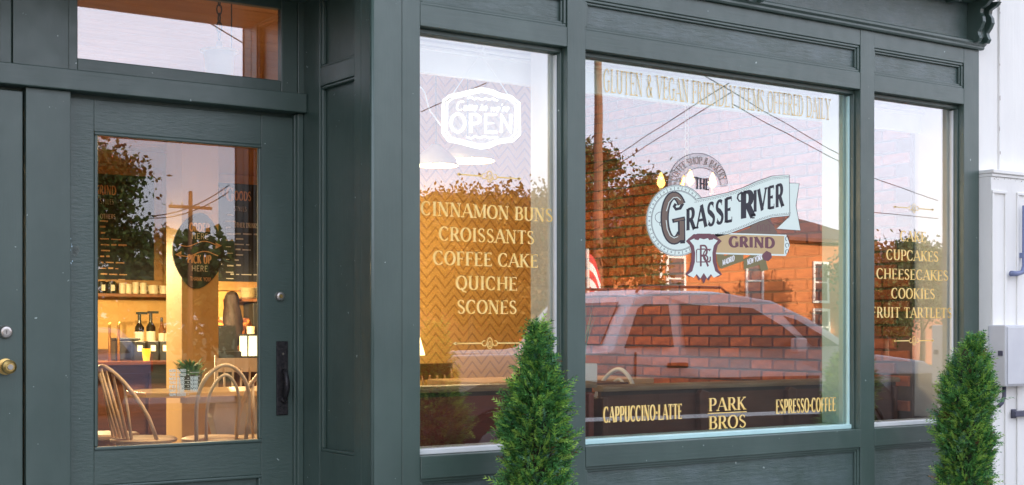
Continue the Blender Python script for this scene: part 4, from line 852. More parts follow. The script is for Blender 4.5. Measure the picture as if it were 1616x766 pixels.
p = P(668, 572, 3.3); tl = thing('table_lamp', 'small warm table lamp low at the left edge of the menu window', 'lamp', (p.x - .10, 3.3, 1.10))
MB().lathe([(.06, -.07), (.05, -.05), (.015, -.03), (.015, .06)], n=16).build('base', brz, tl, smooth=True); MB().lathe([(.10, .05), (.06, .19)], n=20).build('lamp_shade', mat('glowing_shade', (.9, .8, .6), .6, emit=(1, .74, .36), es=2.2), tl, smooth=True)
o = point((0, .0, .22), 9); o.parent = tl
st_ = thing('lamp_stand', 'slim wooden stand under the table lamp beside the papered wall', 'stand', (p.x - .10, 3.3, FZ)); MB().lathe([(.16, 0), (.14, .03), (.02, .05), (.02, .78), (.16, .80), (.16, .829)], n=18).build('stand_body', wood_dark, st_)

# neon sign
ns = thing('open_sign', 'glowing white neon sign reading come in, we are open, hung on strings', 'sign', tuple(P(759, 187, .20)))
glow = mat('white_neon_tube', (.9, .95, 1), .4, emit=(.92, 1, 1), es=.8)
def NS(x, y, d=0): q = P(660 + x / 4.786, 120 + y / 4.786, .20); return (q.x - ns.location.x, d, q.z - ns.location.z)
ol = [(190, 190), (240, 150), (330, 132), (400, 112), (480, 97), (560, 112), (620, 140), (700, 155), (762, 205), (766, 445), (715, 490), (600, 506), (540, 535), (470, 545), (400, 530), (310, 505), (230, 490), (186, 430)]
acr = bpy.data.materials.new('clear_acrylic'); acr.use_nodes = True; N, L = acr.node_tree.nodes, acr.node_tree.links
tr = N.new('ShaderNodeBsdfTransparent'); df = N.new('ShaderNodeBsdfDiffuse'); df.inputs[0].default_value = (.8, .86, .88, 1); mxs = N.new('ShaderNodeMixShader'); mxs.inputs[0].default_value = .10; L.new(tr.outputs[0], mxs.inputs[1]); L.new(df.outputs[0], mxs.inputs[2]); L.new(mxs.outputs[0], N['Material Output'].inputs[0])
v1 = [NS(x, y, .012) for x, y in ol] + [NS(x, y, .016) for x, y in ol]; n = len(ol)
MB().add(v1, [tuple(range(n)), tuple(range(2 * n - 1, n - 1, -1))] + [(i, i + n, (i + 1) % n + n, (i + 1) % n) for i in range(n)]).build('backing', acr, ns)
def tb(pts, r_=.0045): MB().tube([NS(x, y) for x, y in pts], r_, 8).build('tube', glow, ns, smooth=True)
tb(ol + ol[:1], .0065); cxn, cyn = 478, 320; tb([(cxn + (x - cxn) * .90, cyn + (y - cyn) * .90) for x, y in ol + ol[:1]], .004)
tb([(300 + 52 * math.cos(R(a)), 355 + 68 * math.sin(R(a))) for a in sub(20, 0, 360)], .0065)
tb([(398, 428), (398, 290), (440, 290), (468, 312), (466, 345), (440, 360), (398, 362)], .0065)
tb([(590, 292), (510, 292), (510, 358), (575, 358), (510, 358), (510, 426), (592, 426)], .0065); tb([(628, 428), (628, 292), (700, 426), (700, 290)], .0065)
mb = MB()
def nst(txt, x0, x1, y, h):
    draw_text(mb, txt, lambda u, v, k=0: NS(x0 + u + v * .25, y - v, -.001 - (k % 5) * .0002), h, x1 - x0, .16, .12, False)
GLY.update({'o': G(.5, [(arc(.25, .28, .19, .26, 0, 360, 16), None)]), 'm': G(.8, [([(.1, 0), (.1, .55)], 'T'), ([(.1, .4)] + arc(.25, .38, .15, .17, 180, 0, 8) + [(.4, 0)], 'T'), ([(.4, .4)] + arc(.55, .38, .15, .17, 180, 0, 8) + [(.7, 0)], 'T')]),
 'e': G(.5, [([(.08, .3), (.42, .3)] + arc(.25, .28, .18, .26, 5, 320, 16), 'T')]), 'n': G(.5, [([(.1, 0), (.1, .55)], 'T'), ([(.1, .4)] + arc(.25, .38, .15, .17, 180, 0, 8) + [(.4, 0)], 'T')]), 'i': G(.2, [([(.1, 0), (.1, .55)], 'T'), ([(.1, .7), (.1, .78)], 'D')]),
 'w': G(.7, [([(.05, .55), (.2, 0), (.35, .5), (.5, 0), (.65, .55)], 'T')]), 'r': G(.36, [([(.1, 0), (.1, .55)], 'T'), ([(.1, .38), (.2, .54), (.34, .5)], 'T')])})
nst('C', 280, 335, 262, 72); nst('ome', 338, 440, 262, 66); nst('in', 462, 515, 264, 60); nst("we're", 542, 680, 270, 60)
mb.build('lettering', glow, ns)
tb([(375, 170), (400, 160), (425, 178), (450, 165), (480, 182), (510, 168), (535, 182), (560, 172), (600, 188)], .004); tb([(370, 462), (400, 472), (430, 455), (460, 470), (500, 456), (540, 470), (600, 462)], .004)
strg = mat('white_cord', (.85, .85, .85), .6)
zt_ = 2.70
for x0, y0, x1, y1 in ((255, 150, 350, 12), (700, 165, 615, 38)):
    a = Vector(NS(x0, y0, .006)); q = Vector(NS(x1, y1, .006)); d = (q - a); e = a + d * ((2.70 - ns.location.z - a.z) / d.z) if d.z else q
    MB().tube([a, e], .0022, 6).build('string', strg, ns)
MB().tube([NS(185, 370, .02), NS(150, 320, .02), NS(105, 260, .02), NS(85, 200, .02), NS(70, 130, .02), NS(45, 90, .02), NS(5, 62, .02), NS(-60, 40, .02)], .0035, 6).build('power_cord', strg, ns, smooth=True)
hk = [(0, 0, 0), (.0, 0, -.02), (.012, 0, -.032), (.022, 0, -.022), (.018, 0, -.008)]
MB().tube([(a + P(762, 75, .27).x, .27, c + 2.7019) for a, b2, c in hk], .0035, 6).build('hook', strg, wins[0], smooth=True)

# ================================================================== the person behind the bar, seen from behind
def skinned(name, m, pts, edges, parent, lv=2, rootv=0, loc=(0, 0, 0)):
    me = bpy.data.meshes.new(name); me.from_pydata([p[0] for p in pts], edges, []); o = bpy.data.objects.new(name, me); C.objects.link(o); o.parent = parent; o.location = loc
    me.materials.append(m); sk = o.modifiers.new('skin', 'SKIN'); sk.use_smooth_shade = True
    for i, p in enumerate(pts):
        r_ = p[1] if isinstance(p[1], tuple) else (p[1], p[1]); me.skin_vertices[0].data[i].radius = r_; me.skin_vertices[0].data[i].use_root = (i == rootv)
    ss = o.modifiers.new('sub', 'SUBSURF'); ss.levels = ss.render_levels = lv; return o
skin = mat('skin', (.62, .36, .24), .5); hairm = noisy('long_dark_hair', (.014, .006, .005), (.03, .011, .008), .65, (60, 60, 6), 5, .9)
floral = noisy('floral_shirt', (.72, .24, .05), (.16, .04, .02), .8, (16, 16, 16), 2, 0, lo=.45, hi=.55); jeans = mat('dark_trousers', (.03, .03, .04), .8)
pp_ = P(365, 520, 8.68); pe = thing('person', 'person with long dark hair and a floral orange shirt, back turned, behind the register', 'person', (pp_.x, 8.68, FZ), R(-12)); pe.scale = (.90, .90, .90)
k_ = 1.0
bd = [((0, 0, .90), (.15, .10)), ((0, -.01, 1.08), (.125, .09)), ((0, -.02, 1.26), (.165, .10)), ((0, -.015, 1.36), (.13, .08)), ((0, .0, 1.43), .05), ((0, .01, 1.50), .055), ((0, .015, 1.58), (.078, .09)), ((0, .01, 1.66), .05),
      ((.16, -.01, 1.34), .055), ((.26, .06, 1.12), .043), ((.20, .24, .98), .032), ((.18, .31, .96), .028), ((-.16, -.01, 1.34), .055), ((-.27, .05, 1.14), .043), ((-.30, .10, 1.38), .034), ((-.26, .10, 1.50), .028),
      ((.09, 0, .84), .085), ((.10, .02, .48), .055), ((.10, -.02, .10), .038), ((.10, .10, .04), .035), ((-.09, 0, .84), .085), ((-.10, .02, .48), .055), ((-.10, -.02, .10), .038), ((-.10, .10, .04), .035)]
eg = [(0, 1), (1, 2), (2, 3), (3, 4), (4, 5), (5, 6), (6, 7), (3, 8), (8, 9), (9, 10), (10, 11), (3, 12), (12, 13), (13, 14), (14, 15), (0, 16), (16, 17), (17, 18), (18, 19), (0, 20), (20, 21), (21, 22), (22, 23)]
skinned('body', skin, bd, eg, pe)
for cx_, cz_, side in ((.18, .95, 1), (-.255, 1.53, -1)):      # five fingers on each hand
    cy_ = .34 if side > 0 else .10
    for f_ in range(5):
        o_ = (f_ - 2) * .017; ln2 = (.05, .07, .075, .07, .055)[f_]
        if side > 0: pts = [((cx_ + o_, cy_ - .02, cz_ + .005), .010), ((cx_ + o_ * 1.2, cy_ + ln2 * .5, cz_), .0065), ((cx_ + o_ * 1.2, cy_ + ln2, cz_ - .02), .007)]
        else: pts = [((cx_ + o_, cy_, cz_ - .01), .010), ((cx_ + o_ * 1.2, cy_ + .01, cz_ + ln2 * .5), .0065), ((cx_ + o_ * 1.1, cy_ + .03, cz_ + ln2), .007)]
        skinned('finger', skin, pts, [(0, 1), (1, 2)], pe, 1)
sh = [((0, 0, .88), (.165, .115)), ((0, -.01, 1.08), (.145, .105)), ((0, -.02, 1.26), (.185, .118)), ((0, -.015, 1.37), (.14, .09)), ((.17, -.01, 1.34), .072), ((.25, .05, 1.16), .058), ((-.17, -.01, 1.34), .072), ((-.26, .04, 1.17), .058)]
skinned('shirt', floral, sh, [(0, 1), (1, 2), (2, 3), (3, 4), (4, 5), (3, 6), (6, 7)], pe)
tr_ = [((0, 0, .90), (.16, .115)), ((.09, 0, .82), .105), ((.10, .02, .48), .075), ((.10, -.02, .12), .06), ((-.09, 0, .82), .105), ((-.10, .02, .48), .075), ((-.10, -.02, .12), .06)]
skinned('trousers', jeans, tr_, [(0, 1), (1, 2), (2, 3), (0, 4), (4, 5), (5, 6)], pe)
hr = MB()
prof = [(1.71, .015), (1.695, .055), (1.65, .082), (1.57, .088), (1.47, .098), (1.36, .116), (1.25, .122), (1.14, .108), (1.06, .070), (1.02, .02)]
vs = []; fs = []; n = 22
for z, r_ in prof:
    for j in range(n):
        a = 2 * math.pi * j / n; fr0 = .55 if math.sin(a) > .2 else 1; rr = r_ * (1 + .09 * math.sin(5 * a + z * 16) + .05 * math.sin(11 * a - z * 31)); vs.append((rr * math.cos(a), -.02 - (.05 if z < 1.5 else 0) + rr * math.sin(a) * fr0, z))
for i in range(len(prof) - 1):
    for j in range(n): fs.append((i * n + j, i * n + (j + 1) % n, (i + 1) * n + (j + 1) % n, (i + 1) * n + j))
fs.append(tuple(range(n))); hr.add(vs, fs); hr.build('hair', hairm, pe, smooth=True)
fc = MB()
for s in (-.03, .03): fc.lathe([(.004, 0), (.009, .004), (.004, .008)], (s, .10, 1.59), 8, 'y')
fc.build('eyes', black, pe); MB().prism([(.098, 1.59), (.125, 1.555), (.098, 1.55)], 'x', -.01, .01).build('nose', skin, pe, bevel=.003); MB().tube([(-.025, .098, 1.525), (0, .104, 1.522), (.025, .098, 1.525)], .005, 6).build('mouth', mat('lips', (.4, .12, .1), .5), pe)
for s in (-1, 1): MB().lathe([(.006, 0), (.018, .006), (.012, .012)], (s * .082, .015, 1.575), 8, 'x').build('ear', skin, pe)

lb = thing('left_shade_building', 'unseen plain brick building added left of the green shop to shade its recess', 'building', (-2.26, -1.6, 0)); lbm = noisy('dull_brick_wall', (.30, .15, .10), (.24, .11, .08), .8, (4, 4, 12), 4, .3)  # unseen block, added and set forward to shade the recess and door
bx('wall', lbm, lb, -22, 0, 0, 1.59, 0, 6.6); bx('wall', lbm, lb, -22, -2.1, 1.591, 11, 0, 6.6)
for k in range(5):
    w2 = bx('window', white, lb, -20 + k * 4, -18.6 + k * 4, -.04, -.001, 3.6, 5.4); bx('pane', carglass, w2, -19.92 + k * 4, -18.68 + k * 4, -.05, -.041, 3.68, 5.32)
bx('door', mat('plain_door', (.08, .05, .04), .5), lb, -3.2, -2.2, -.03, -.001, 0, 2.2, .01)

# ================================================================== clipped conifers in front of the shop
stemm = noisy('conifer_stem', (.10, .06, .035), (.07, .04, .025), .9, (9, 9, 9), 4, .4)
def leafy(name, lo_, hi_, rnd=.55, tran=.25):
    m = noisy(name, lo_, hi_, .5, (9, 9, 9), 3, 0, rnd=rnd, island=True, spec=.35); N, L, b = nodes(m)
    tl = N.new('ShaderNodeBsdfTranslucent'); src = b.inputs['Base Color'].links[0].from_socket; L.new(src, tl.inputs[0]); mx = N.new('ShaderNodeMixShader'); mx.inputs[0].default_value = tran
    L.new(b.outputs[0], mx.inputs[1]); L.new(tl.outputs[0], mx.inputs[2]); L.new(mx.outputs[0], N['Material Output'].inputs[0]); return m
conD = leafy('conifer_spray_brown', (.22, .12, .05), (.14, .08, .03), .3)
conC = leafy('conifer_spray_bluish', (.10, .24, .15), (.16, .32, .20), .4)
conA = leafy('conifer_spray_deep', (.045, .18, .055), (.15, .36, .09), .75); conB = leafy('conifer_spray_lime', (.24, .46, .07), (.38, .58, .12), .35)
def spray(mb, p, d, up, L_, mi):
    """one flat fern-like spray of scale leaves: stem blade with side teeth"""
    d = d.normalized(); s = d.cross(up); s = s.normalized() if s.length > .01 else Vector((1, 0, 0)); nrm = s.cross(d); mb.m = mi
    vs = [p - s * .0022, p + s * .0022, p + d * L_]; fs = [(0, 1, 2)]
    for i in range(4):
        t = .18 + i * .2; c = p + d * L_ * t; w_ = L_ * (.42 - .07 * i)
        for sg_ in (-1, 1):
            k = len(vs); tip = c + s * sg_ * w_ * .62 + d * w_ * .75 - nrm * w_ * .16 * (i % 2); vs += [c - d * .0035, c + d * .0065, tip]; fs.append((k, k + 1, k + 2))
    mb.add(vs, fs)
def topiary(label, base, top_off, H, wmax, seed, shape):
    random.seed(seed); t = thing('topiary', label, 'potted shrub', base, 0, 'narrow topiaries in front of the shop')
    MB().lathe([(.13, 0), (.15, .02), (.18, .30), (.19, .31), (.19, .34), (.17, .34), (.16, .31)], n=28).build('pot', bpot, t, smooth=False)
    MB().tube([(0, 0, .30), (0, 0, .8), (top_off * .6, 0, H - .15), (top_off, 0, H - .03)], [.02, .016, .009, .004], 8).build('trunk', stemm, t)
    mb = MB(); z0 = .36
    def rad(h):
        for (h0, r0), (h1, r1) in zip(shape, shape[1:]):
            if h <= h1: break
        return (r0 + (r1 - r0) * min(1, (h - h0) / (h1 - h0))) * (.87 + .08 * math.sin(h * 23 + seed) + .04 * math.sin(h * 51))
    for k in range(6800):
        h = random.random() ** .85; a = random.uniform(0, 2 * math.pi); R0 = rad(h); lob = 1 + .17 * math.sin(3 * a + h * 19 + seed) + .13 * math.sin(7 * a - h * 33)
        q = random.uniform(.52, 1.0) ** .6; r_ = R0 * lob * q; cx_ = top_off * max(0, (h - .55) / .45) ** 1.4
        p = Vector((cx_ + r_ * math.cos(a), r_ * math.sin(a), z0 + h * (H - z0 - .04)))
        outw = Vector((math.cos(a), math.sin(a), random.uniform(.15, 1.35) + .8 * max(0, h - .75) * 3)); outw += Vector((random.gauss(0, .35), random.gauss(0, .35), random.gauss(0, .25)))
        up = Vector((random.gauss(0, .6), random.gauss(0, .6), 1)); lime = q > .86 and random.random() < .5
        spray(mb, p, outw, up, random.uniform(.032, .060) * (1 if random.random() < .78 else 1.75), 1 if lime else (2 if q > .8 and random.random() < .18 else (3 if random.random() < .035 else 0)))
    mb.build('foliage', [conA, conB, conC, conD], t)
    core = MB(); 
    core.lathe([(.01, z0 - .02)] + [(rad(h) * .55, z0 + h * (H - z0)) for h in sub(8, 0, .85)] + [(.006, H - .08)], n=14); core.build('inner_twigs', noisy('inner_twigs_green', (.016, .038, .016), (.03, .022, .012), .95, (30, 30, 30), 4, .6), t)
    return t
topiary('narrow conifer topiary in front of the menu window, at left of the badge window', (X_(846, -.35), -.35, 0), .012, 1.37, .172, 2, ((0, .12), (.2, .142), (.5, .148), (.66, .140), (.74, .112), (.79, .060), (.90, .034), (1, .004)))
topiary('narrow conifer topiary at the right end of the shop by the white building', (X_(1524, -.35), -.35, 0), .085, 1.31, .172, 5, ((0, .135), (.3, .142), (.55, .142), (.76, .132), (.86, .090), (.90, .040), (.95, .020), (1, .004)))

# ================================================================== white neighbouring building
nb = thing('white_building', 'white painted wooden building with panelled pilaster right of the green shop', 'building')
NX = 7.166
def nbx(n, m, x0, x1, y0, y1, z0, z1, b=.004): return bx(n, m, nb, x0, x1, y0, y1, z0, z1, b)
nbx('wall', whiteold, NX, 27, .06, .35, 0, 6.4)  # lengthened out of view to keep low sun off the parked truck
xa, xb_ = X_(1577, .02), X_(1599, .02)
nbx('corner_board', whiteold, NX + .001, xa - .003, .028, .0595, 2.31, 6.4); nbx('corner_board', whiteold, xa, xb_, .016, .0595, 2.31, 6.4); nbx('corner_board', whiteold, xb_ + .004, 10.5, .034, .0595, 2.31, 6.4)
nbx('pilaster', whiteold, NX, 7.62, -.085, .0595, 0, 2.262); nbx('cap', whiteold, NX - .004, 10.5, -.105, .0595, 2.282, 2.305); nbx('cap', whiteold, NX - .001, 10.5, -.094, .0595, 2.263, 2.281)
nbx('wall_panel', whiteold, 7.622, 10.5, -.06, .0595, 0, 2.262)
for x0, x1 in ((7.185, 7.29), (7.43, 7.56)): nbx('pilaster_strip', whiteold, x0 - .02, x0, -.096, -.0855, .35, 2.16); nbx('pilaster_strip', whiteold, x1, x1 + .02, -.096, -.0855, .35, 2.16); nbx('pilaster_strip', whiteold, x0 - .02, x1 + .02, -.0965, -.086, 2.161, 2.18)
nbx('base_board', whiteold, 7.63, 10.5, -.078, -.0605, .72, .95)
random.seed(5); pk_ = MB(); rust = noisy('peeled_bare_wood', (.16, .10, .07), (.30, .22, .17), .9, (30, 30, 30), 4, .3)
for k in range(90):
    xq, zlo, zhi, yq = random.choice(((xa - .002, 2.4, 3.6, .0150), (NX + .012, 2.32, 3.1, .0270), (NX + .010, 2.32, 3.1, .0270), (7.3, 2.24, 2.258, -.0860), (7.9, 2.283, 2.30, -.1058)))
    z = random.uniform(zlo, zhi); xq += random.gauss(0, .0035) if zhi - zlo > .1 else random.uniform(-.12, .5); s_ = random.uniform(.002, .007); l_ = random.uniform(.006, .035) if zhi - zlo > .1 else s_
    pk_.add([(xq, yq, z), (xq + s_, yq, z + s_ * .4), (xq + s_ * .7, yq, z + l_), (xq - s_ * .3, yq, z + l_ * .8)], [(0, 1, 2, 3)])
pk_.build('peeled_paint', rust, nb, kind='stuff')
grm = noisy('grey_metal_box', (.64, .64, .65), (.58, .58, .60), .45, (5, 5, 5), 3, .1); drkm = mat('dark_cable', (.08, .08, .12), .5); blm = mat('blue_grey_pipe', (.17, .20, .34), .5)
a_ = P(1587, 513, -.19); c_ = P(1600, 610, -.19)
ub = thing('utility_box', 'pale grey metal utility box on the white wall at the right edge', 'utility box', (a_.x, -.19, c_.z)); hz_ = a_.z - c_.z
bx('body', grm, ub, 0, .34, 0, .125, 0, hz_, .008); bx('cover', grm, ub, .012, .328, -.008, -.001, .012, hz_ - .012, .004); MB().tube([(.07, .06, 0), (.07, .06, -.06), (.05, .06, -.10), (.015, .06, -.12)], .012, 8).build('cable', drkm, ub, smooth=True); bx('hinge', drkm, ub, -.006, 0, .02, .05, hz_ * .5, hz_ * .58)
a_ = P(1597, 658, -.10); tb_ = thing('wall_bracket', 'small dark grey bar bracket below the utility box', 'bracket', (a_.x, -.085, a_.z)); bx('bar', drkm, tb_, 0, .3, -.04, -.01, 0, .035, .004); bx('plate', drkm, tb_, .01, .05, -.012, .022, -.01, .045, .003)
a_ = P(1596, 432, -.12); wp_ = thing('wall_pipe', 'blue grey pipe elbow standing out of the white wall at the right edge', 'pipe', (a_.x, -.12, a_.z)); MB().tube([(0, 0, 0), (.05, 0, .0), (.11, .0, .01), (.13, 0, .05), (.132, 0, .42)], [.018, .016, .014, .014, .014], 10).build('pipe', blm, wp_, smooth=True); bx('clip', blm, wp_, .115, .15, .0, .058, .10, .13, .002)

# ================================================================== the street that the glass mirrors
# parked family van
silver = noisy('silver_van_paint', (.56, .54, .55), (.52, .51, .53), .2, (3, 3, 3), 2, 0); bluep = noisy('blue_car_paint', (.42, .48, .62), (.36, .42, .58), .2, (3, 3, 3), 2, 0, metal=.2); redp = noisy('dark_red_car_paint', (.22, .03, .03), (.18, .025, .025), .2, (3, 3, 3), 2, 0)
rub = mat('tyre_rubber', (.02, .02, .02), .8); rim = mat('alloy_rim', (.25, .25, .27), .45, .6); chrome = mat('chrome', (.8, .8, .82), .1, 1); amb = mat('amber_lens', (.8, .3, .05), .3); redl = mat('red_lens', (.5, .03, .03), .3)
def car(name, label, cat, loc, rz, pm, prof, glassx, Lc, Wc, wheels, zb, side=1, wins_=()):
    """prof: side outline (x, z) of the whole body; cabin narrows above zb. Built round the origin, nose toward +x"""
    t = thing(name, label, cat, loc, rz); n = len(prof)
    def half(z, x): 
        wv = Wc / 2 * (1 - .035 * abs(2 * x / Lc - 1) ** 4 * 2)
        return wv - (max(0, z - zb)) * .30
    rings = []
    for j in range(-4, 5):
        f_ = j / 4; rings.append([(x, f_ * half(z, x) * (1 if abs(f_) == 1 else 1.0), z + (1 - abs(f_) ** 3) * (.035 if z > zb else .01) * (1 if z > .5 else 0)) for x, z in prof])
    vs = [p for r_ in rings for p in r_]; fs = [(i * n + k, i * n + (k + 1) % n, (i + 1) * n + (k + 1) % n, (i + 1) * n + k) for i in range(8) for k in range(n)]
    fs.append(tuple(range(n))); fs.append(tuple(8 * n + k for k in range(n)))
    MB().add(vs, fs).build('body', pm, t, bevel=.02)
    for s in (1, -1):
        for (poly) in wins_:
            vv = [(x, s * (half(z, x) + .004), z) for x, z in poly]; MB().add(vv + [(x, y - s * .01, z) for x, y, z in vv], [tuple(range(len(vv)))] + [(i, (i + 1) % len(vv), len(vv) + (i + 1) % len(vv), len(vv) + i) for i in range(len(vv))]).build('window', carglass, t)
        for xw in wheels:
            wv = MB().lathe([(.20, .0), (.32, .0), (.335, .03), (.335, .17), (.31, .20)], (xw, s * (Wc / 2 - .10) - .10, .335), 24, 'y').build('wheel', rub, t); MB().lathe([(.05, -.012), (.19, -.005), (.20, .01)] if s < 0 else [(.20, .19), (.19, .205), (.05, .212)], (xw, s * (Wc / 2 - .10) - .10, .335), 16, 'y').build('rim', rim, wv)
            MB().tube([(xw + .37 * math.cos(R(a)), s * (Wc / 2 + .002), .335 + .37 * math.sin(R(a))) for a in sub(12, 0, 180)], .02, 6).build('wheel_arch', black, t)
        for xh in (Lc * .24, Lc * .46): bx('door_handle', rub, t, xh, xh + .22, s * (Wc / 2 + .006) - .012, s * (Wc / 2 + .006) + .018, zb - .15, zb - .10, .012)
        bx('side_trim', chrome, t, Lc * .2, Lc * .78, s * (Wc / 2 + .003) - .008, s * (Wc / 2 + .003) + .008, .56, .60, .004)
        mo = MB().box(Lc * .68, Lc * .68 + .12, s * (Wc / 2 + .02) - .06 * (s < 0), s * (Wc / 2 + .02) + .06 + .06 * (s > 0), zb - .02, zb + .12).build('mirror', pm, t, bevel=.02)
        bx('headlight', mat('headlight_glass', (.7, .72, .75), .1), t, Lc - .10, Lc - .01, s * (Wc / 2 - .28) - .14, s * (Wc / 2 - .28) + .14, .62, .78, .02); bx('tail_light', redl, t, .0, .05, s * (Wc / 2 - .14) - .08, s * (Wc / 2 - .14) + .08, .7, 1.0, .01)
        bx('door_seam', black, t, Lc * .405, Lc * .408, s * (Wc / 2) - .004, s * (Wc / 2) + .0025, .36, zb)
    return t
VP = [(.03, .42), (6.10, .40), (6.22, .58), (6.18, .95), (5.98, 1.05), (5.25, 1.13), (5.08, 1.17), (4.55, 1.47), (4.15, 1.64), (3.6, 1.71), (2.85, 1.71), (2.62, 1.66), (2.46, 1.46), (2.30, 1.19), (2.14, 1.17), (.06, 1.15), (.02, .95)]
vw = [[(2.42, 1.21), (2.94, 1.21), (2.96, 1.60), (2.70, 1.60), (2.62, 1.56)], [(3.07, 1.21), (4.46, 1.21), (4.22, 1.40), (3.90, 1.57), (3.10, 1.605)], [(4.53, 1.21), (4.86, 1.21), (4.40, 1.46), (4.25, 1.50)]]
van = car('parked_pickup', 'silver pickup truck parked at the kerb, mirrored in the badge window', 'truck', (5.62, -5.36, -.04), R(8), silver, VP, None, 6.22, 1.9, (1.15, 5.05), 1.17, wins_=vw)
MB().add([(5.06, -.74, 1.19), (5.06, .74, 1.19), (4.17, .62, 1.665), (4.17, -.62, 1.665)], [(0, 1, 2, 3)]).build('windscreen', carglass, van)
MB().add([(2.33, -.72, 1.23), (2.33, .72, 1.23), (2.565, .64, 1.61), (2.565, -.64, 1.61), (2.34, -.72, 1.23), (2.34, .72, 1.23), (2.575, .64, 1.61), (2.575, -.64, 1.61)], [(0, 1, 2, 3), (4, 5, 6, 7), (0, 1, 5, 4), (1, 2, 6, 5), (2, 3, 7, 6), (3, 0, 4, 7)]).build('rear_window', carglass, van, loc=(-.035, 0, .01))
bx('bed_opening', black, van, .12, 2.06, -.78, .78, 1.14, 1.166)
cladm = noisy('dark_brown_cladding', (.10, .075, .065), (.07, .05, .045), .35, (3, 3, 3), 2, 0)
for s in (-1, 1):
    for x0, x1 in ((.04, .70), (1.60, 4.60), (5.50, 6.12)): bx('lower_cladding', cladm, van, x0, x1, s * .952 - .008, s * .952 + .008, .42, .93, .004)
    for xw in (1.15, 5.05): MB().add([(xw + r_ * math.cos(R(a)), s * .960, .335 + r_ * math.sin(R(a))) for r_ in (.38, .60) for a in sub(12, 0, 180)], [(i, i + 1, 14 + i, 13 + i) for i in range(12)]).build('arch_cladding', cladm, van)
for s in (-.60, .60): MB().tube([(2.75, s, 1.71), (2.8, s, 1.77), (3.7, s, 1.77), (3.8, s, 1.70)], .014, 8).build('roof_rack', black, van)
SPF = [(.02, .30), (4.5, .28), (4.6, .5), (4.5, .74), (3.35, .93), (2.55, 1.36), (1.35, 1.38), (.62, 1.02), (.04, .96)]
sw_ = [[(.85, .98), (1.85, .98), (1.85, 1.31), (1.42, 1.31)], [(1.92, .98), (3.05, .98), (2.50, 1.30), (1.92, 1.31)]]
HB = [(.02, .30), (4.3, .28), (4.4, .5), (4.3, .80), (3.35, .97), (2.65, 1.38), (1.5, 1.46), (.55, 1.42), (.18, 1.0), (.04, .9)]
hw_ = [[(.42, 1.02), (1.35, 1.02), (1.35, 1.38), (.66, 1.36)], [(1.42, 1.02), (2.25, 1.02), (2.25, 1.37), (1.42, 1.38)], [(2.32, 1.02), (3.1, 1.02), (2.62, 1.32), (2.32, 1.36)]]
car('parked_hatchback', 'pale blue parked hatchback across the street, mirrored low in the door glass', 'car', (8.5, -16.9, -.10), math.pi, bluep, HB, None, 4.4, 1.75, (.85, 3.6), .98, wins_=hw_)
car('parked_sedan', 'dark red parked sedan across the street beyond the pale blue hatchback', 'car', (17.5, -16.0, -.12), 0, redp, SPF, None, 4.6, 1.75, (.85, 3.7), .95, wins_=sw_)

# houses opposite
clap = noisy('orange_brick_siding', (.52, .19, .065), (.40, .14, .05), .8, (1, 6, 14), 4, .3); roofm = noisy('brown_shingle', (.13, .07, .06), (.09, .05, .05), .9, (3, 3, 8), 5, .4); paneg = mat('house_pane', (.10, .11, .12), .1)
def house(label, x0, x1, yf, dep, he, hr, m, wpx, axis='x', wz=(2.5, 3.85)):
    t = thing('house', label, 'house', (x0, yf, -.16)); w_ = x1 - x0
    bx('wall', m, t, 0, w_, -dep, 0, 0, he)
    if axis == 'x': MB().prism([(-dep - .4, he), (-dep / 2, hr), (.4, he), (.4, he - .12), (-dep - .4, he - .12)], 'x', -.4, w_ + .4).build('roof', roofm, t)
    else: MB().prism([(-.4, he), (w_ / 2, hr), (w_ + .4, he), (w_ + .4, he - .12), (-.4, he - .12)], 'y', -dep - .4, .4).build('roof', roofm, t)
    for z0, z1 in (wz, (.9, 2.1)):
        for x in wpx:
            if z0 < 2 and abs(x - wpx[len(wpx) // 2]) < .01: continue
            f = MB(); f.box(x - .44, x + .44, .002, .06, z0 - .1, z0); f.box(x - .44, x + .44, .002, .06, z1, z1 + .1); f.box(x - .44, x - .34, .002, .06, z0, z1); f.box(x + .34, x + .44, .002, .06, z0, z1); f.box(x - .34, x + .34, .002, .05, (z0 + z1) / 2 - .03, (z0 + z1) / 2 + .03)
            o = f.build('window', white, t); bx('pane', paneg, o, x - .34, x + .34, .003, .02, z0, z1)
    xd = wpx[len(wpx) // 2]; bx('door', mat('house_door', (.2, .06, .04), .5), t, xd - .5, xd + .5, .002, .06, .1, 2.2, .01)
    bx('downspout', white, t, w_ * .36, w_ * .36 + .10, .003, .09, 0, he - .1); bx('chimney', roofm, t, w_ * .93, w_ * .93 + .8, -dep / 2 - .4, -dep / 2 + .4, he, hr + .5)
    return t
house('long orange sunlit house opposite, mirrored behind the badge', 25.0, 41.0, -30, 9, 4.75, 6.1, clap, [3.2, 6.5, 10.2, 13.6])
house('dim brick house standing right of the orange one', 45, 58, -31, 9, 3.4, 5.0, noisy('dull_red_siding', (.36, .16, .10), (.30, .13, .08), .8, (1, 6, 14), 4, .3), [2.5, 6.5, 10.5], 'x', (2.1, 3.1))
house('low tan house far left along the street', -14, -2, -32, 9, 3.4, 5.2, cream, [2.5, 6, 9.5], 'x', (2.1, 3.1))
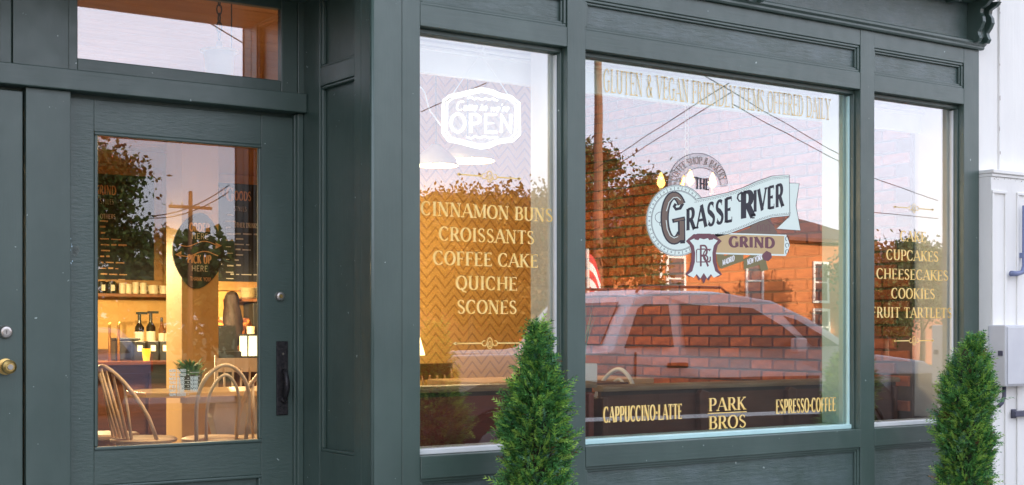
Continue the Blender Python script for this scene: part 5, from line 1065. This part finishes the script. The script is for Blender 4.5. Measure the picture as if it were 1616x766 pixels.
# trees
bark = noisy('bark', (.12, .08, .06), (.08, .055, .04), .9, (6, 6, 2), 5, .6); lvA = leafy('street_tree_leaf', (.035, .07, .02), (.08, .12, .03), .5, .3); lvB = leafy('autumn_leaf', (.26, .13, .03), (.16, .12, .03), .5, .3)
def tree_mesh(seed, H, cw, dens, m, sparse=0):
    random.seed(seed); tr = MB(); tr.tube([(0, 0, 0), (.05, .02, H * .3), (-.04, .05, H * .6), (.0, 0, H * .88)], [H * .028, H * .02, H * .012, H * .004], 8); cl_ = []
    for k in range(11):
        a = k * 2.4; z = H * random.uniform(.28, .7); e = Vector((math.cos(a) * cw * random.uniform(.5, .9), math.sin(a) * cw * random.uniform(.5, .9), z + H * random.uniform(.1, .28)))
        tr.tube([(0, 0, z), tuple(Vector((0, 0, z)).lerp(e, .5) + Vector((0, 0, .1))), tuple(e)], [H * .010, H * .006, H * .002], 6); cl_.append(e)
    for k in range(26): a = random.uniform(0, 6.28); q = random.random() ** .5; h = random.uniform(.3, 1); rr = cw * (1 - ((h - .5) / .55) ** 2 * .8) ** .5 if abs(h - .5) < .6 else cw * .3; cl_.append(Vector((rr * q * math.cos(a), rr * q * math.sin(a), H * h)))
    lf = MB()
    for c in cl_:
        for k in range(dens):
            v = Vector((random.gauss(0, 1), random.gauss(0, 1), random.gauss(0, .75))) * cw * .17; p = c + v; s = random.uniform(.045, .10); d1 = Vector((random.gauss(0, 1), random.gauss(0, 1), random.gauss(0, 1))).normalized() * s; d2 = d1.cross(Vector((random.gauss(0, 1), random.gauss(0, 1), 1))).normalized() * s * .6
            lf.add([p - d1, p - d2, p + d1, p + d2], [(0, 1, 2, 3)])
    return tr, lf, m
def tree(label, loc, rz, spec):
    t = thing('street_tree', label, 'tree', loc, rz, 'trees across the street'); tr, lf, m = spec
    if not isinstance(tr, bpy.types.Mesh): spec[0] = tr.build('trunk', bark, t).data; spec[1] = lf.build('crown', m, t).data
    else:
        for n_, d_ in (('trunk', tr), ('crown', lf)): o = bpy.data.objects.new(n_, d_); C.objects.link(o); o.parent = t
sA = list(tree_mesh(21, 6.4, 1.9, 560, lvA)); sB = list(tree_mesh(22, 5.4, 2.0, 380, lvB)); sC = list(tree_mesh(23, 4.3, 1.7, 260, lvA))
def vp(px, t, yg=YG): q = V(px, 517, t, yg); return (q.x, q.y, -.16)
tree('leafy green tree mirrored at the left of the badge window', vp(958, 40), 0, sA); tree('dark tree mirrored at the left of the door glass', vp(88, 34, YD + .02), 1, sA)
for i, (px, tt, rz) in enumerate(((690, 44, 0), (745, 42, 2), (800, 43, 4), (868, 41, 1))):
    tree(('first', 'second', 'third', 'fourth')[i] + ' rust coloured tree from the left mirrored in the menu window', vp(px, tt), rz, sB)
for i, (px, tt, rz, yg) in enumerate(((245, 60, 0, YD), (330, 62, 2, YD), (410, 64, 3, YD), (1398, 46, 5, YG), (1455, 50, 1, YG))):
    tree(('low tree mirrored left of the round board', 'low tree mirrored behind the round board', 'low tree mirrored at the right of the door glass', 'tree mirrored low in the narrow right window', 'farther tree mirrored in the narrow right window')[i], vp(px, tt, yg), rz, sC)
random.seed(77); ft = MB()
for k in range(42000):
    x = random.uniform(-70, 110); h_ = (4.6 if x < 30 else 3.0) + .9 * math.sin(x * .31) + .6 * math.sin(x * .9 + 1); z = random.random() ** .8 * max(1.6, h_); p = Vector((x, -50 + random.gauss(0, 1.2), z)); d1 = Vector((random.gauss(0, 1), random.gauss(0, 1), random.gauss(0, 1))).normalized() * .24; d2 = d1.cross(Vector((random.gauss(0, 1), 1, random.gauss(0, 1)))).normalized() * .18
    ft.add([p - d1, p - d2, p + d1, p + d2], [(0, 1, 2, 3)])
ft.build('far_tree_line', lvA, kind='stuff', label='dark far off row of trees and bushes along the horizon')
# poles and wires
tim = noisy('utility_pole_timber', (.26, .13, .07), (.18, .09, .05), .85, (6, 6, 1.5), 5, .5); wirem = mat('black_wire', (.03, .03, .035), .6)
def pole(label, px, t, H, yg=YG, r_=.13):
    q = vp(px, t, yg); o = thing('utility_pole', label, 'pole', q, 0, 'utility poles across the street'); MB().tube([(0, 0, 0), (0, 0, H)], [r_ * 1.15, r_ * .8], 12).build('post', tim, o); bx('crossarm', tim, o, -.9, .9, -.06, .06, H - .7, H - .58, .01)
    for s in (-.8, -.35, .35, .8): MB().lathe([(.03, H - .58), (.05, H - .52), (.03, H - .45)], (s, 0, 0), 8).build('insulator', enam, o)
    return q
pole('tall timber utility pole mirrored at the left of the badge window', 944, 38, 9.6); pole('distant utility pole mirrored in the middle of the door glass', 301, 56, 7.0, YD, .10)
def wire(label, a, b, ext=.6, sag=.0, r_=.010):
    d = b - a; a2 = a - d * ext; b2 = b + d * ext; pts = [a2.lerp(b2, t) - Vector((0, 0, sag * 4 * t * (1 - t))) for t in sub(14, 0, 1)]
    o = MB().tube(pts, r_, 6).build('overhead_wire', wirem); o['label'] = label; o['category'] = 'wire'
wire('overhead wire rising to the right across the badge window', V(965, 250, 36), V(1105, 160, 30), .25); wire('thinner overhead wire just below it in the badge window', V(1000, 243, 36), V(1112, 172, 31), .3)
wire('overhead wire falling to the right across the badge window', V(1108, 118, 30), V(1330, 248, 36), .12); wire('second wire falling to the right below the header lettering', V(1180, 178, 31), V(1325, 256, 36), .15)
wire('wire crossing high in the menu window', V(690, 165, 30), V(742, 142, 30), .5); wire('wire sagging across the narrow right window', V(1380, 282, 36), V(1465, 312, 40), .2); wire('second wire across the narrow right window', V(1380, 336, 36), V(1465, 344, 40), .2)
wire('wire mirrored in the transom light', V(325, 33, 20, YA + .02), V(390, 72, 22, YA + .02), .05); wire('upper wire mirrored in the door glass', V(245, 336, 50, YD), V(352, 295, 54, YD), .1, .3, .02); wire('lower wire mirrored in the door glass', V(245, 340, 50, YD), V(352, 305, 54, YD), .1, .3, .02)
# flag
fl = thing('flag', 'red and white striped flag on a short pole across the street', 'flag', tuple(vp(927, 28))); fr_ = mat('flag_red', (.6, .04, .05), .7); fw = mat('flag_white', (.8, .8, .8), .7)
MB().tube([(0, 0, 0), (0, 0, 3.1)], .03, 8).build('pole', enam, fl)
for k in range(7):
    mb = MB(); xs_ = sub(10, .03, .36); z = lambda x, q: 3.0 - k * .17 * 1.0 - q * .17 - (x - .03) * 1.2 + .03 * math.sin(x * 14)
    mb.add([(x, .05 * math.sin(x * 12), z(x, 0)) for x in xs_] + [(x, .05 * math.sin(x * 12), z(x, 1)) for x in xs_], [(i, i + 1, 12 + i, 11 + i) for i in range(10)]); mb.build('stripe', fr_ if k % 2 == 0 else fw, fl)
